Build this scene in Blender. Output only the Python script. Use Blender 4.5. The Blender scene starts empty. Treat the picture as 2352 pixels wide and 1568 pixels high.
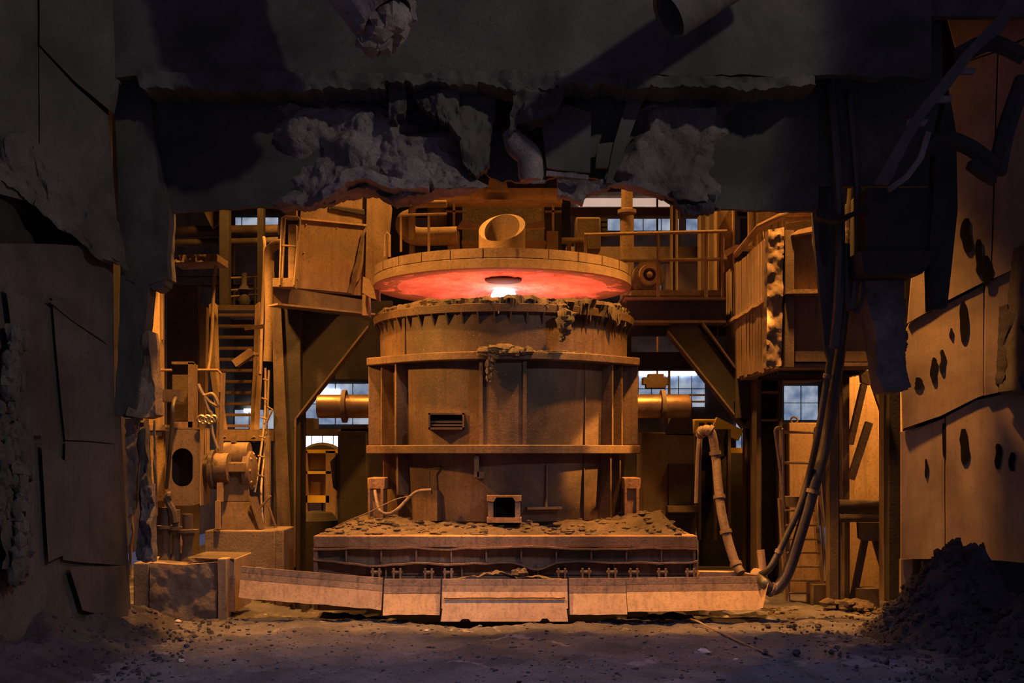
import bpy, math, random
from mathutils import Vector, noise
R = random.Random(7)
scene = bpy.context.scene
COL = scene.collection
# ---------------------------------------------------------------- camera, world, light, exposure
F, CX, HY, EYE = 2550.0, 1176.0, 1040.0, 2.14      # focal length in px, principal column, horizon row, eye height
cam_d = bpy.data.cameras.new('camera'); cam = bpy.data.objects.new('camera', cam_d); COL.objects.link(cam)
cam.location = (0, 0, EYE); cam.rotation_euler = (math.pi/2, 0, 0)
cam_d.sensor_width = 36; cam_d.lens = F/2352*36; cam_d.shift_y = (HY-784)/2352; cam_d.clip_end = 300
scene.camera = cam
vs = scene.view_settings
vs.view_transform = 'Standard'; vs.look = 'None'; vs.gamma = 1; vs.use_curve_mapping = False
vs.exposure = 0.0
scene.cycles.sample_clamp_indirect = 4.0
scene.cycles.max_bounces = 6; scene.cycles.diffuse_bounces = 3; scene.cycles.glossy_bounces = 2
W = bpy.data.worlds.new('world'); scene.world = W; W.use_nodes = True
bg = W.node_tree.nodes['Background']; bg.inputs[0].default_value = (.40, .37, .64, 1); bg.inputs[1].default_value = .15
SOD = (1, .40, .07)
def lamp(name, loc, target, power, size, color=SOD, kind='AREA', angle=120, blend=.5):
    d = bpy.data.lights.new(name, kind); d.energy = power; d.color = color
    if kind == 'AREA': d.size = size
    else: d.shadow_soft_size = size
    if kind == 'SPOT': d.spot_size = math.radians(angle); d.spot_blend = blend
    o = bpy.data.objects.new(name, d); COL.objects.link(o); o.location = loc
    o.rotation_euler = (Vector(target)-Vector(loc)).to_track_quat('-Z', 'Y').to_euler()
    return o
lamp('sodium_lamp', (-3.0, 13.8, 9.3), (-2.2, 14.5, 0), 4200, .2, kind='SPOT', angle=90, blend=.6)
lamp('sodium_lamp', (3.1, 13.8, 9.3), (2.7, 14.5, 0), 5600, .2, kind='SPOT', angle=72, blend=.6)
lamp('sodium_lamp', (-4.5, 13.8, 4.75), (-1.2, 15.2, 2.9), 900, .10, kind='SPOT', angle=58, blend=.9)
lamp('sodium_lamp', (4.55, 14.1, 5.0), (1.22, 15.7, 2.1), 3600, .06, kind='SPOT', angle=13, blend=.5)
lamp('sodium_lamp', (-5.4, 16.6, 7.2), (-4.7, 17.4, 0), 2500, .2, kind='SPOT', angle=92, blend=.4)
lamp('sodium_lamp', (-4.6, 22.0, 11.5), (-4.6, 23.6, 0), 4200, .4, kind='SPOT', angle=90, blend=.4)
lamp('sodium_lamp', (.5, 18.4, 11.5), (.2, 20.4, 0), 4800, .3, kind='SPOT', angle=84, blend=.4)
lamp('sodium_lamp', (6.2, 17.8, 10.5), (4.6, 17.6, 0), 1800, .3, kind='SPOT', angle=100, blend=.4)
lamp('sodium_lamp', (6.3, 15.3, 4.6), (4.5, 17.0, 1.0), 900, .15, kind='SPOT', angle=95, blend=.6)
lamp('sodium_lamp', (-3.0, 33, 13), (-3, 34, 0), 4000, 1, kind='SPOT', angle=110, blend=.4)
lamp('sodium_lamp', (5.0, 33, 13), (5, 34, 0), 4000, 1, kind='SPOT', angle=110, blend=.4)
lamp('bay_floodlight', (9.1, 2.25, 10.6), (-3.0, 13, 5.4), 1650, .22, (1, .86, .76), 'SPOT', 41, .2)
lamp('cool_floor_fill', (0, 7.0, 7.5), (0, 10.0, 0), 900, 1.0, (.55, .58, 1), 'SPOT', 72, .7)  # cool fill spot added to brighten and tint the foreground floor

# ---------------------------------------------------------------- materials
def mat(name, c1, c2, scale=3.0, rough=.75, bump=.25, metal=0.0, c3=None, c3t=.62, streak=0.0, fine=28.0, spec=.35, patch=.5, speck=None):
    m = bpy.data.materials.new(name); m.use_nodes = True
    nt = m.node_tree; N = nt.nodes; L = nt.links
    b = N['Principled BSDF']; b.inputs['Metallic'].default_value = metal
    b.inputs['Specular IOR Level'].default_value = spec
    tc = N.new('ShaderNodeTexCoord')
    def nz(s, d=6, r=.6, vec=None):
        n = N.new('ShaderNodeTexNoise'); n.inputs['Scale'].default_value = s
        n.inputs['Detail'].default_value = d; n.inputs['Roughness'].default_value = r
        L.new(vec or tc.outputs['Object'], n.inputs['Vector']); return n
    def mix(fac, a, c):
        x = N.new('ShaderNodeMix'); x.data_type = 'RGBA'
        L.new(fac, x.inputs[0])
        for i, v in ((6, a), (7, c)):
            if isinstance(v, tuple): x.inputs[i].default_value = (*v, 1)
            else: L.new(v, x.inputs[i])
        return x.outputs[2]
    def ramp(fac, a, c):
        r = N.new('ShaderNodeMapRange'); r.inputs[1].default_value = a; r.inputs[2].default_value = c; r.clamp = True
        L.new(fac, r.inputs[0]); return r.outputs[0]
    n1 = nz(scale); n2 = nz(fine, 5, .7)
    col = mix(ramp(n1.outputs[0], .32, .68), c1, c2)
    if patch:
        n0 = nz(.75, 5, .62); n0.inputs['Distortion'].default_value = .4
        col = mix(ramp(n0.outputs[0], .40, .66), col, tuple(v*(1-patch) for v in c2))
    dark = tuple(.5*v for v in c2)
    col = mix(ramp(n2.outputs[0], .52, .75), col, dark)
    if streak:
        mp = N.new('ShaderNodeMapping'); mp.inputs['Scale'].default_value = (9, 9, .7); L.new(tc.outputs['Object'], mp.inputs[0])
        n3 = nz(1.6, 4, .6, mp.outputs[0])
        rr = ramp(n3.outputs[0], .5, .68)
        ml = N.new('ShaderNodeMath'); ml.operation = 'MULTIPLY'; ml.inputs[1].default_value = streak; L.new(rr, ml.inputs[0])
        col = mix(ml.outputs[0], col, tuple(.45*v for v in c2))
    if c3:
        n4 = nz(scale*.8, 7, .65)
        n4.inputs['Distortion'].default_value = .6
        col = mix(ramp(n4.outputs[0], c3t, c3t+.05), col, c3)
    if speck:
        n5 = nz(70, 2, .5); col = mix(ramp(n5.outputs[0], .70, .74), col, speck)
    L.new(col, b.inputs['Base Color'])
    b.inputs['Roughness'].default_value = rough
    if bump:
        ad = N.new('ShaderNodeMath'); ad.operation = 'ADD'; L.new(n1.outputs[0], ad.inputs[0]); L.new(n2.outputs[0], ad.inputs[1])
        bp = N.new('ShaderNodeBump'); bp.inputs['Strength'].default_value = bump; bp.inputs['Distance'].default_value = .05
        L.new(ad.outputs[0], bp.inputs['Height']); L.new(bp.outputs[0], b.inputs['Normal'])
    return m
def emit(name, color, strength, c2=None, scale=4.0):
    m = bpy.data.materials.new(name); m.use_nodes = True
    nt = m.node_tree; N = nt.nodes; L = nt.links
    b = N['Principled BSDF']; b.inputs['Base Color'].default_value = (*color, 1)
    b.inputs['Emission Strength'].default_value = strength
    b.inputs['Emission Color'].default_value = (*color, 1)
    if c2:
        tc = N.new('ShaderNodeTexCoord'); n = N.new('ShaderNodeTexNoise'); n.inputs['Scale'].default_value = scale; n.inputs['Detail'].default_value = 5
        L.new(tc.outputs['Object'], n.inputs[0])
        r = N.new('ShaderNodeMapRange'); r.inputs[1].default_value = .35; r.inputs[2].default_value = .65; L.new(n.outputs[0], r.inputs[0])
        x = N.new('ShaderNodeMix'); x.data_type = 'RGBA'; L.new(r.outputs[0], x.inputs[0])
        x.inputs[6].default_value = (*color, 1); x.inputs[7].default_value = (*c2, 1)
        L.new(x.outputs[2], b.inputs['Emission Color']); L.new(x.outputs[2], b.inputs['Base Color'])
    return m
M = dict(
    dust=mat('dusty_steel', (.30, .21, .135), (.22, .15, .095), 2.5, .8, .2, streak=.35, patch=.35),
    dusty_dark=mat('dark_dusty_steel', (.17, .125, .09), (.11, .08, .062), 2.5, .75, .15, streak=.3),
    black=mat('soot_and_shade_steel', (.048, .040, .039), (.028, .025, .026), 3, .8, .2),  # near-black: soot on some parts, painted shade on others
    ladle=mat('scorched_ladle_steel', (.225, .138, .077), (.12, .074, .048), 1.3, .55, .2, c3=(.42, .29, .19), c3t=.715, streak=.5, spec=.5, patch=.68, speck=(.42, .31, .22)),
    car=mat('rusty_car_steel', (.48, .28, .15), (.29, .17, .095), 2.2, .7, .25, streak=.5, speck=(.4, .3, .2)),
    plow=mat('pale_plough_steel', (.52, .36, .22), (.40, .265, .155), 2.2, .55, .15, streak=.5, spec=.5, patch=.2, c3=(.26, .16, .10), c3t=.66),  # paler tone than the upper plough strips
    plow_top=mat('stained_plough_steel', (.30, .21, .15), (.20, .14, .11), 3.5, .65, .2, streak=.8, spec=.5),
    slag=mat('grey_slag', (.20, .175, .165), (.12, .105, .10), 5, .9, .7, fine=45),
    slag_brown=mat('brown_slag', (.26, .18, .12), (.14, .10, .07), 7, .6, .8, fine=55, c3=(.55, .40, .24), c3t=.66, spec=.6),
    hood=mat('sooty_hood_plate', (.115, .106, .094), (.085, .080, .074), 1.2, .85, .12),
    hood_crust=mat('crusted_hood_plate', (.44, .365, .355), (.25, .21, .205), 3.5, .9, .8, fine=30),
    wall=mat('sooty_wall_plate', (.12, .105, .098), (.085, .075, .072), 1.3, .8, .15, streak=.3),
    plate=mat('bare_wall_plate', (.34, .25, .19), (.27, .195, .145), 1.4, .6, .06, streak=.25, fine=60, spec=.5),
    concrete=mat('stained_concrete', (.36, .27, .20), (.22, .16, .12), 3, .85, .4, c3=(.52, .40, .31), c3t=.68),
    floor=mat('slag_floor', (.17, .155, .178), (.105, .097, .112), 2.2, .88, .7, fine=26, c3=(.22, .20, .225), c3t=.6, speck=(.45, .42, .45)),
    rubble=mat('dark_rubble', (.115, .10, .115), (.07, .062, .072), 4, .9, .8, fine=35),
    pale_stone=mat('pale_stone', (.62, .55, .52), (.45, .38, .36), 8, .8, .3),
    hose=mat('worn_rubber_hose', (.10, .08, .065), (.05, .042, .038), 6, .42, .1, c3=(.30, .21, .13), c3t=.66, spec=.6),
    bright_pipe=mat('polished_pipe', (.55, .42, .28), (.40, .29, .18), 6, .3, .05, metal=.5, spec=.6),
    refractory=mat('glowing_refractory', (.86, .52, .44), (.52, .24, .19), 4, .8, .7, c3=(.95, .80, .55), c3t=.66, fine=22, patch=.25),
    backwall=mat('distant_cladding', (.22, .18, .15), (.17, .14, .12), .6, .85, .05),
    void=mat('painted_hole_shade', (.010, .009, .009), (.007, .006, .006), 5, .95, .1, spec=.1),  # near-black painted in for the shade inside holes and openings
    pin=mat('worn_pin_steel', (.30, .20, .12), (.20, .13, .08), 5, .35, .1, metal=.6, spec=.6),
    yellow=mat('yellow_paint', (.75, .52, .06), (.6, .4, .05), 3, .6, .05),
    pale=mat('pale_cladding', (.62, .52, .46), (.5, .42, .38), .8, .7, .05),
    arc=emit('white_hot_electrode', (.86, .86, 1.0), 5.0),
    bath=emit('molten_steel', (1, .16, .04), 2.5, (1, .30, .09), 3.0),
    win_blue=emit('hazy_daylight_pane', (.16, .24, .42), .6, (.60, .68, .80), 1.3),
    win_white=emit('bright_light_strip', (.85, .90, 1.0), 3.2),
    win_pink=emit('lit_far_cladding', (.80, .56, .44), .75, (.62, .42, .33), .7),
    lamp_warm=emit('warm_light', (1, .62, .22), 3.5),
)
# ---------------------------------------------------------------- geometry helpers
def P(x, y, d):
    """the point at photograph column x, row y that stands d metres in front of the camera"""
    return Vector(((x-CX)/F*d, d, EYE+(HY-y)/F*d))
def fr(v, s=1.0, o=4, seed=0.0):
    return noise.fractal((Vector(v)*s)+Vector((seed*7.3, seed*3.1, seed*1.7)), .9, 2.1, o)
class MB:
    def __init__(s): s.v = []; s.f = []
    def add(s, vs_, fs):
        o = len(s.v); s.v += [Vector(v) for v in vs_]; s.f += [[i+o for i in f] for f in fs]; return s
    def hexa(s, p):      # p[0..3] front loop, p[4..7] back loop
        return s.add(p, [(0,1,2,3), (7,6,5,4), (0,4,5,1), (1,5,6,2), (2,6,7,3), (3,7,4,0)])
    def box(s, a, b):
        (x0,y0,z0), (x1,y1,z1) = a, b
        return s.hexa([(x0,y0,z0),(x1,y0,z0),(x1,y0,z1),(x0,y0,z1),(x0,y1,z0),(x1,y1,z0),(x1,y1,z1),(x0,y1,z1)])
    def pbox(s, x0, y0, x1, y1, d, t):
        a = P(x0, y1, d); b = P(x1, y0, d); return s.box(a, (b.x, d+t, b.z))
    def prism(s, pts, off):
        n = len(pts); off = Vector(off)
        return s.add([Vector(p) for p in pts]+[Vector(p)+off for p in pts],
                     [list(range(n)), list(range(2*n-1, n-1, -1))]+[(i, i+n, (i+1) % n+n, (i+1) % n) for i in range(n)])
    def ppoly(s, pts, d, t):
        return s.prism([P(x, y, d) for x, y in pts], (0, t, 0))
    def bar(s, p, q, w, h, up=(0,0,1)):
        p = Vector(p); q = Vector(q); a = (q-p).normalized(); up = Vector(up)
        if abs(a.dot(up)) > .97: up = Vector((0,1,0))
        r = a.cross(up).normalized()*w/2; u = r.cross(a).normalized()*h/2
        return s.hexa([p-r-u, p+r-u, p+r+u, p-r+u, q-r-u, q+r-u, q+r+u, q-r+u])
    def ibeam(s, p, q, h, w, t=.03, up=(0,0,1)):
        p = Vector(p); q = Vector(q); a = (q-p).normalized(); up = Vector(up)
        if abs(a.dot(up)) > .97: up = Vector((0,1,0))
        r = a.cross(up).normalized(); u = r.cross(a).normalized()
        s.bar(p, q, t, h-2*t, u)
        for k in (-1, 1): s.bar(p+u*k*(h-t)/2, q+u*k*(h-t)/2, w, t, u)
        return s
    def tube(s, pts, r, n=8):
        pts = [Vector(p) for p in pts]; m = len(pts); o = len(s.v)
        rr = r if isinstance(r, (list, tuple)) else [r]*m
        up = None
        for i, p in enumerate(pts):
            a = (pts[min(i+1, m-1)]-pts[max(i-1, 0)]).normalized()
            if up is None:
                up = Vector((0,0,1)) if abs(a.z) < .9 else Vector((0,1,0))
            u = (up-a*up.dot(a)).normalized(); up = u; w = a.cross(u)
            for k in range(n):
                t = 2*math.pi*k/n; s.v.append(p+(u*math.cos(t)+w*math.sin(t))*rr[i])
        for i in range(m-1):
            for k in range(n):
                s.f.append([o+i*n+k, o+i*n+(k+1) % n, o+(i+1)*n+(k+1) % n, o+(i+1)*n+k])
        s.f.append([o+k for k in range(n)][::-1]); s.f.append([o+(m-1)*n+k for k in range(n)])
        return s
    def ptube(s, pts, d, r, n=8, sub=4):     # pts: (x, y) or (x, y, depth)
        q = [P(p[0], p[1], p[2] if len(p) > 2 else d) for p in pts]
        return s.tube(smooth(q, sub) if sub else q, r, n)
    def lathe(s, prof, c, n=48, a0=0.0, a1=2*math.pi, axis='z'):
        c = Vector(c); o = len(s.v); full = abs(a1-a0-2*math.pi) < 1e-6; k = n if full else n+1; m = len(prof)
        for i in range(k):
            t = a0+(a1-a0)*i/n
            for r, z in prof:
                e = (r*math.cos(t), r*math.sin(t), z)
                if axis == 'x': e = (z, r*math.cos(t), r*math.sin(t))
                if axis == 'y': e = (r*math.cos(t), z, r*math.sin(t))
                s.v.append(c+Vector(e))
        for i in range(n):
            j = (i+1) % k
            for q in range(m-1):
                s.f.append([o+i*m+q, o+j*m+q, o+j*m+q+1, o+i*m+q+1])
        return s
    def curtain(s, top, bot, d, thick=.05, amp=0.0, ns=2.0, nx=20, ny=8, jag=0.0, seed=0.0, jagt=0.0, taper=0.0, xj=0.0):
        """a ragged sheet hung between two polylines of photograph points, on the surface d (metres, or a function of the point)"""
        df = d if callable(d) else (lambda x, y: d)
        def samp(pl, t):
            if len(pl) == 1: return pl[0]
            ls = [math.hypot(pl[i+1][0]-pl[i][0], pl[i+1][1]-pl[i][1]) for i in range(len(pl)-1)]; tot = sum(ls); g = t*tot
            for i, l in enumerate(ls):
                if g <= l or i == len(ls)-1:
                    k = min(1, g/l) if l else 0
                    return (pl[i][0]+(pl[i+1][0]-pl[i][0])*k, pl[i][1]+(pl[i+1][1]-pl[i][1])*k)
                g -= l
        o = len(s.v); fr_, bk = [], []
        for i in range(nx+1):
            t = i/nx; a = samp(top, t); b = samp(bot, t)
            if jag:
                j = jag*(fr((a[0]*.03, seed, 1), 1, 4, seed)+.6*fr((a[0]*.11, seed, 5), 1, 3, seed)); b = (b[0]+j*.3, b[1]+j)
            if jagt:
                j = jagt*(fr((a[0]*.03, seed, 9), 1, 4, seed)+.6*fr((a[0]*.11, seed, 7), 1, 3, seed)); a = (a[0]+j*.3, a[1]+j)
            for k in range(ny+1):
                u = k/ny; x = a[0]+(b[0]-a[0])*u; y = a[1]+(b[1]-a[1])*u
                ej = (jag+jagt)*.35 if (i in (0, nx) and (jag or jagt)) else 0
                if ej: x += ej*fr((y*.04, seed, 3), 1, 3, seed)
                p = P(x, y, df(x, y)); q = p+Vector((0, thick, 0))
                if xj and 0 < u < 1:
                    p.x += xj*(abs(2*t-1))*fr((p.x*.2, seed, p.z), 2.2, 4, seed)
                e = 1.0
                if taper:
                    e = min(1, t/.16, (1-t)/.16)*min(1, u/.16+ (0 if jagt or taper < 2 else 1))
                    p.y += .1*(1-e)
                if amp: p = p+Vector((0, -amp*(.5+fr(p, ns, 5, seed))*e, 0))
                fr_.append(p); bk.append(q)
        n = len(fr_); s.v += fr_+bk; g = lambda i, k: o+i*(ny+1)+k
        for i in range(nx):
            for k in range(ny):
                f = [g(i,k), g(i,k+1), g(i+1,k+1), g(i+1,k)]
                s.f.append(f); s.f.append([v+n for v in f[::-1]])
        for i in range(nx):
            s.f.append([g(i,0), g(i+1,0), g(i+1,0)+n, g(i,0)+n]); s.f.append([g(i+1,ny), g(i,ny), g(i,ny)+n, g(i+1,ny)+n])
        for k in range(ny):
            s.f.append([g(0,k+1), g(0,k), g(0,k)+n, g(0,k+1)+n]); s.f.append([g(nx,k), g(nx,k+1), g(nx,k+1)+n, g(nx,k)+n])
        return s
    def lump(s, c, r, seed=0.0, amp=.35, n=8, sq=(1,1,1)):
        c = Vector(c); o = len(s.v); m = n//2+1
        for i in range(m+1):
            th = math.pi*i/m
            for k in range(n):
                ph = 2*math.pi*k/n
                e = Vector((math.sin(th)*math.cos(ph), math.sin(th)*math.sin(ph), math.cos(th)))
                q = 1+amp*fr(e, 1.7, 3, seed+c.x+c.z)
                s.v.append(c+Vector((e.x*sq[0], e.y*sq[1], e.z*sq[2]))*r*q)
        for i in range(m):
            for k in range(n):
                s.f.append([o+i*n+k, o+i*n+(k+1) % n, o+(i+1)*n+(k+1) % n, o+(i+1)*n+k])
        return s
def smooth(pts, sub):
    out = []; n = len(pts)
    for i in range(n-1):
        p0, p1, p2, p3 = pts[max(i-1,0)], pts[i], pts[i+1], pts[min(i+2,n-1)]
        for k in range(sub):
            t = k/sub
            out.append(.5*((2*p1)+(p2-p0)*t+(2*p0-5*p1+4*p2-p3)*t*t+(3*p1-p0-3*p2+p3)*t**3))
    out.append(pts[-1]); return out
def mesh_obj(name, mb, material, off):
    me = bpy.data.meshes.new(name); me.from_pydata([v-off for v in mb.v], [], mb.f)
    me.materials.append(M[material] if isinstance(material, str) else material)
    me.polygons.foreach_set('use_smooth', [True]*len(me.polygons))
    me.update(); me.set_sharp_from_angle(angle=math.radians(38))
    o = bpy.data.objects.new(name, me); COL.objects.link(o); return o
def base_of(vs_):
    xs = [v.x for v in vs_]; ys = [v.y for v in vs_]; zs = [v.z for v in vs_]
    return Vector(((min(xs)+max(xs))/2, (min(ys)+max(ys))/2, min(zs)))
def props(o, label=None, cat=None, group=None, kind=None):
    for k, v in (('label', label), ('category', cat), ('group', group), ('kind', kind)):
        if v: o[k] = v
    return o
def one(name, mb, material, label, cat=None, group=None, kind=None, bev=0):
    off = base_of(mb.v); o = mesh_obj(name, mb, material, off); o.location = off
    if bev: bevel(o, bev)
    return props(o, label, cat, group, kind)
def bevel(o, w):
    b = o.modifiers.new('bevel', 'BEVEL'); b.width = w; b.segments = 2; b.limit_method = 'ANGLE'; b.angle_limit = math.radians(40)
class T:
    """one thing: parts are gathered first, then hung under an Empty at the thing's base (or under its own main mesh)"""
    def __init__(s, name, label, cat=None, group=None, kind=None):
        s.a = (name, label, cat, group, kind); s.p = []
    def part(s, name, mb, material, parent=None, label=None, bev=0, kind=None):
        s.p.append((name, mb, material, parent, label, bev, kind)); return len(s.p)-1
    def done(s, keep=None):
        name, label, cat, group, kind = s.a
        off = base_of([v for p in s.p for v in p[1].v])
        e = bpy.data.objects.new(name, None); COL.objects.link(e); e.location = off; e.empty_display_size = .2
        props(e, label, cat, group, kind); made = []
        for nm, mb, mt, par, lb, bv, kd in s.p:
            o = mesh_obj(nm, mb, mt, off); o.parent = e if par is None else made[par]
            if lb: o['label'] = lb
            if kd: o['kind'] = kd
            if bv: bevel(o, bv)
            made.append(o)
        s.root = e; s.obj = made
        return e
# ---------------------------------------------------------------- floor and hall shell
def lerp_pl(pl, x):
    if x <= pl[0][0]: return pl[0][1]
    for (a, b), (c, d) in zip(pl, pl[1:]):
        if x <= c: return b+(d-b)*(x-a)/(c-a)
    return pl[-1][1]
PIT = [(-3.7, 16.2), (-2.6, 15.0), (-1.7, 14.55), (-1.05, 13.95), (-.6, 13.78), (0, 13.74), (.55, 13.8), (1.05, 14.1), (1.6, 14.55), (2.6, 14.85), (3.1, 15.6)]
def floor_z(x, y):
    z = .035*fr((x, y, 0), .9, 5)+.028*fr((x, y, 3), 4.5, 5)+.012*max(0, fr((x, y, 9), 11, 3))
    z += .03*math.exp(-((y-(lerp_pl(PIT, x)-.12))/.16)**2)*(.6+fr((x, y, 5), 3, 4)) if -3 < x < 3 else 0
    if -3.7 < x < 3.1:
        e = lerp_pl(PIT, x)-.1+.05*fr((x, 2, 8), 5, 4)
        if y > e: z -= .6*min(1, (y-e)/.12)
    g = abs(y-(13.6+(x+2.1)*1.25))                 # old rail groove running towards the camera
    if y < 13.9: z -= .035*math.exp(-(g/.05)**2)
    return z
mb = MB(); xs = [-7.2+.04*i for i in range(361)]; ys = [7+.1*i for i in range(25)]+[9.5+.035*i for i in range(150)]+[14.8+.1*i for i in range(25)]+[17.3+.6*i for i in range(52)]
mb.v = [Vector((x, y, floor_z(x, y) if y < 17.3 else (-.6 if -3.6 < x < 3 and y < 20 else 0))) for y in ys for x in xs]
nx = len(xs); mb.f = [[j*nx+i, j*nx+i+1, (j+1)*nx+i+1, (j+1)*nx+i] for j in range(len(ys)-1) for i in range(nx-1)]
one('floor', mb, 'floor', 'slag covered dirt floor with ruts before the ladle car', kind='structure')
one('ceiling', MB().box((-30, 12.9, 14), (30, 50, 14.2)), 'black', 'dark roof high over the furnace hall', kind='structure')
one('wall_back', MB().box((-30, 48, -1), (30, 48.3, 14)), 'backwall', 'distant cladding wall at the far end of the hall', kind='structure')
one('wall_outer_left', MB().box((-12.3, 14.5, -1), (-12, 48, 14)), 'backwall', 'far side wall of the hall behind the stairs', kind='structure')
one('wall_outer_right', MB().box((14, 14.5, -1), (14.3, 48, 14)), 'backwall', 'far side wall of the hall behind the bare plates', kind='structure')
one('wall_hood_light_block', MB().box((-12, 12.86, 7.2), (14, 12.98, 14)), 'hood', 'sooty hood front extended out of sight to block lamp light', kind='structure')  # hood carried up out of view to stop lamp light going forward
one('wall_light_block_left', MB().box((-12, 14.5, -.2), (-5.27, 14.65, 14)), 'black', 'added dark partition blocking lamp light beside the sooty wall', kind='structure')  # added partition, keeps hall lamps off the left foreground
one('wall_light_block_right', MB().box((5.35, 14.85, -.2), (14, 15.0, 14)), 'black', 'added dark partition blocking lamp light behind the bare plates', kind='structure')  # added partition, keeps hall lamps off the right foreground
# loose stones on the floor
mb = MB()
for i in range(2600):
    x = R.uniform(-6, 6); y = R.uniform(9.8, 14.4); r = R.choice([.006, .006, .008, .008, .012, .018])*R.uniform(.6, 1.4)
    if -3.6 < x < 3 and y > lerp_pl(PIT, x)-.05: continue
    mb.lump((x, y, floor_z(x, y)+r*.3), r, i*.37, .5, 5, (1.3, 1, .55))
one('gravel', mb, 'floor', 'loose slag crumbs scattered over the dirt floor', 'gravel', kind='stuff')
for i, (x, y, r) in enumerate([(409, 1437, .035), (416, 1521, .03), (1617, 1503, .05), (1667, 1418, .03), (610, 1412, .022), (1690, 1520, .02), (980, 1448, .02)]):
    d = EYE*F/(y-HY); p = P(x, y, d); p.z = floor_z(p.x, p.y)+r*.35
    lb = ['small pale stone in front of the stained concrete block', 'small pale stone on dark floor below the concrete block', 'largest pale flat stone near the thin rod on the floor',
          'pale stone lying below the hose end of the plough', 'tiny pale stone under the long slanted plough wing', 'tiny pale stone beside the end of the thin rod', 'tiny pale stone by the pit edge left of the centre'][i]
    one('stone', MB().lump(p, r, i, .5, 10, (1.3, 1, .7)), 'pale_stone', lb, 'stone', 'pale stones on the floor')
mb = MB(); pts = []
for x, y in [(1505, 1412), (1570, 1424), (1640, 1452), (1700, 1475), (1776, 1506)]:
    d = EYE*F/(y-HY); p = P(x, y, d); p.z = floor_z(p.x, p.y)+.02; pts.append(p)
one('steel_rod', mb.tube(smooth(pts, 4), .012, 6), 'bright_pipe', 'long thin bent steel rod lying on the floor', 'rod')

# ---------------------------------------------------------------- ladle
LC = Vector((-.127, 17.0, 0))
def arc_pt(r, deg, z): t = math.radians(deg); return Vector((LC.x+r*math.cos(t), LC.y+r*math.sin(t), z))
t = T('ladle', 'huge rust brown steel ladle with trunnions standing on the ladle car', 'ladle')
sh = MB().lathe([(0, 1.12), (1.70, 1.12), (1.80, 1.2), (1.85, 2.1), (1.87, 3.4), (1.885, 4.05), (1.97, 4.06), (1.985, 4.16), (1.9, 4.2), (1.68, 4.2), (1.62, 3.5)], LC, 96)
shell = t.part('shell', sh, 'ladle')
t.part('molten_bath', MB().lathe([(0, 3.62), (1.64, 3.62)], LC, 48), 'bath', label='glowing orange molten steel inside the ladle')
def flange(z0, z1, grow=0):
    r = 2.09+grow; pts = []
    a = [math.radians(-90+k) for k in range(-47, 48, 4)]
    pts += [(r*math.cos(q), r*math.sin(q)) for q in a]
    pts += [(1.97+grow, -1.0), (1.97+grow, 1.0)]
    pts += [(r*math.cos(-q), r*math.sin(-q)) for q in reversed(a)]
    pts += [(-1.97-grow, 1.0), (-1.97-grow, -1.0)]
    return MB().prism([(LC.x+x, LC.y+y, z0) for x, y in pts], (0, 0, z1-z0))
t.part('upper_flange', flange(3.40, 3.51), 'ladle', bev=.012)
t.part('lower_flange', flange(2.13, 2.25, .005), 'ladle', bev=.012)
for s in (-1, 1):
    x0, x1 = (1.68, 1.95) if s > 0 else (-1.95, -1.72)
    t.part('trunnion_block', MB().box((LC.x+x0, 16.06, 2.25), (LC.x+x1, 17.9, 3.40)), 'ladle', bev=.01)
    p = t.part('trunnion_pin', MB().lathe([(0, 0), (.16, 0), (.18, s*.02), (.18, s*.9), (.165, s*.93), (0, s*.93)], (LC.x+s*1.9, 16.9, 2.85), 32, axis='x'), 'pin', label='shiny worn trunnion pin')
    t.part('collar', MB().lathe([(.15, -.03), (.25, -.03), (.25, .03), (.15, .03)], (LC.x+s*2.42, 16.9, 2.85), 32, axis='x'), 'dusty_dark', p)
def rib(deg, z0, z1, r0=1.82, r1=2.03, w=.035):
    a = arc_pt(r0, deg, z0); b = arc_pt(r1, deg, z0); tn = Vector((-math.sin(math.radians(deg)), math.cos(math.radians(deg)), 0))*w/2
    return MB().hexa([a-tn, b-tn, b+tn, a+tn]+[v+Vector((0, 0, z1-z0)) for v in (a-tn, b-tn, b+tn, a+tn)])
for dg, lo in ((-137.5, 1.55), (-148.5, 1.62), (-41.0, 1.2), (-34, 1.2)):
    t.part('rib', rib(dg, 2.25, 3.40, 1.82, 2.05), 'ladle'); t.part('rib', rib(dg, lo, 2.13, 1.78, 2.02), 'ladle')
t.part('rib', rib(-137.5, 3.51, 4.05, 1.85, 1.905, .04), 'ladle')
for k in range(26):
    dg = -174+k*6.72; a = arc_pt(1.875, dg, 4.06); b = arc_pt(1.965, dg, 4.06); c = arc_pt(1.885, dg, 3.90)
    tn = Vector((-math.sin(math.radians(dg)), math.cos(math.radians(dg)), 0))*.022
    t.part('gusset', MB().prism([a-tn/2, b-tn/2, c-tn/2], tn), 'dusty_dark')
def arcplate(d0, d1, z0, z1, r0, r1, n=12):
    return MB().lathe([(r0, z0), (r1, z0), (r1, z1), (r0, z1), (r0, z0)], LC, n, math.radians(d0), math.radians(d1))
def arcplate_c(d0, d1, z0, z1, r0, r1, n=12):
    m = arcplate(d0, d1, z0, z1, r0, r1, n); k = n*5
    m.f.append([0, 1, 2, 3]); m.f.append([k+3, k+2, k+1, k]); return m
cp = t.part('centre_panel', arcplate_c(-98.6, -81.2, 2.25, 3.40, 1.85, 2.0), 'ladle')
for dg in (-98.3, -81.5):
    t.part('panel_edge', rib(dg, 2.25, 3.40, 1.9, 2.03, .05), 'ladle', cp)
t.part('skirt_plate', arcplate_c(-132, -118.5, 1.2, 1.62, 1.8, 1.9), 'ladle')
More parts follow.
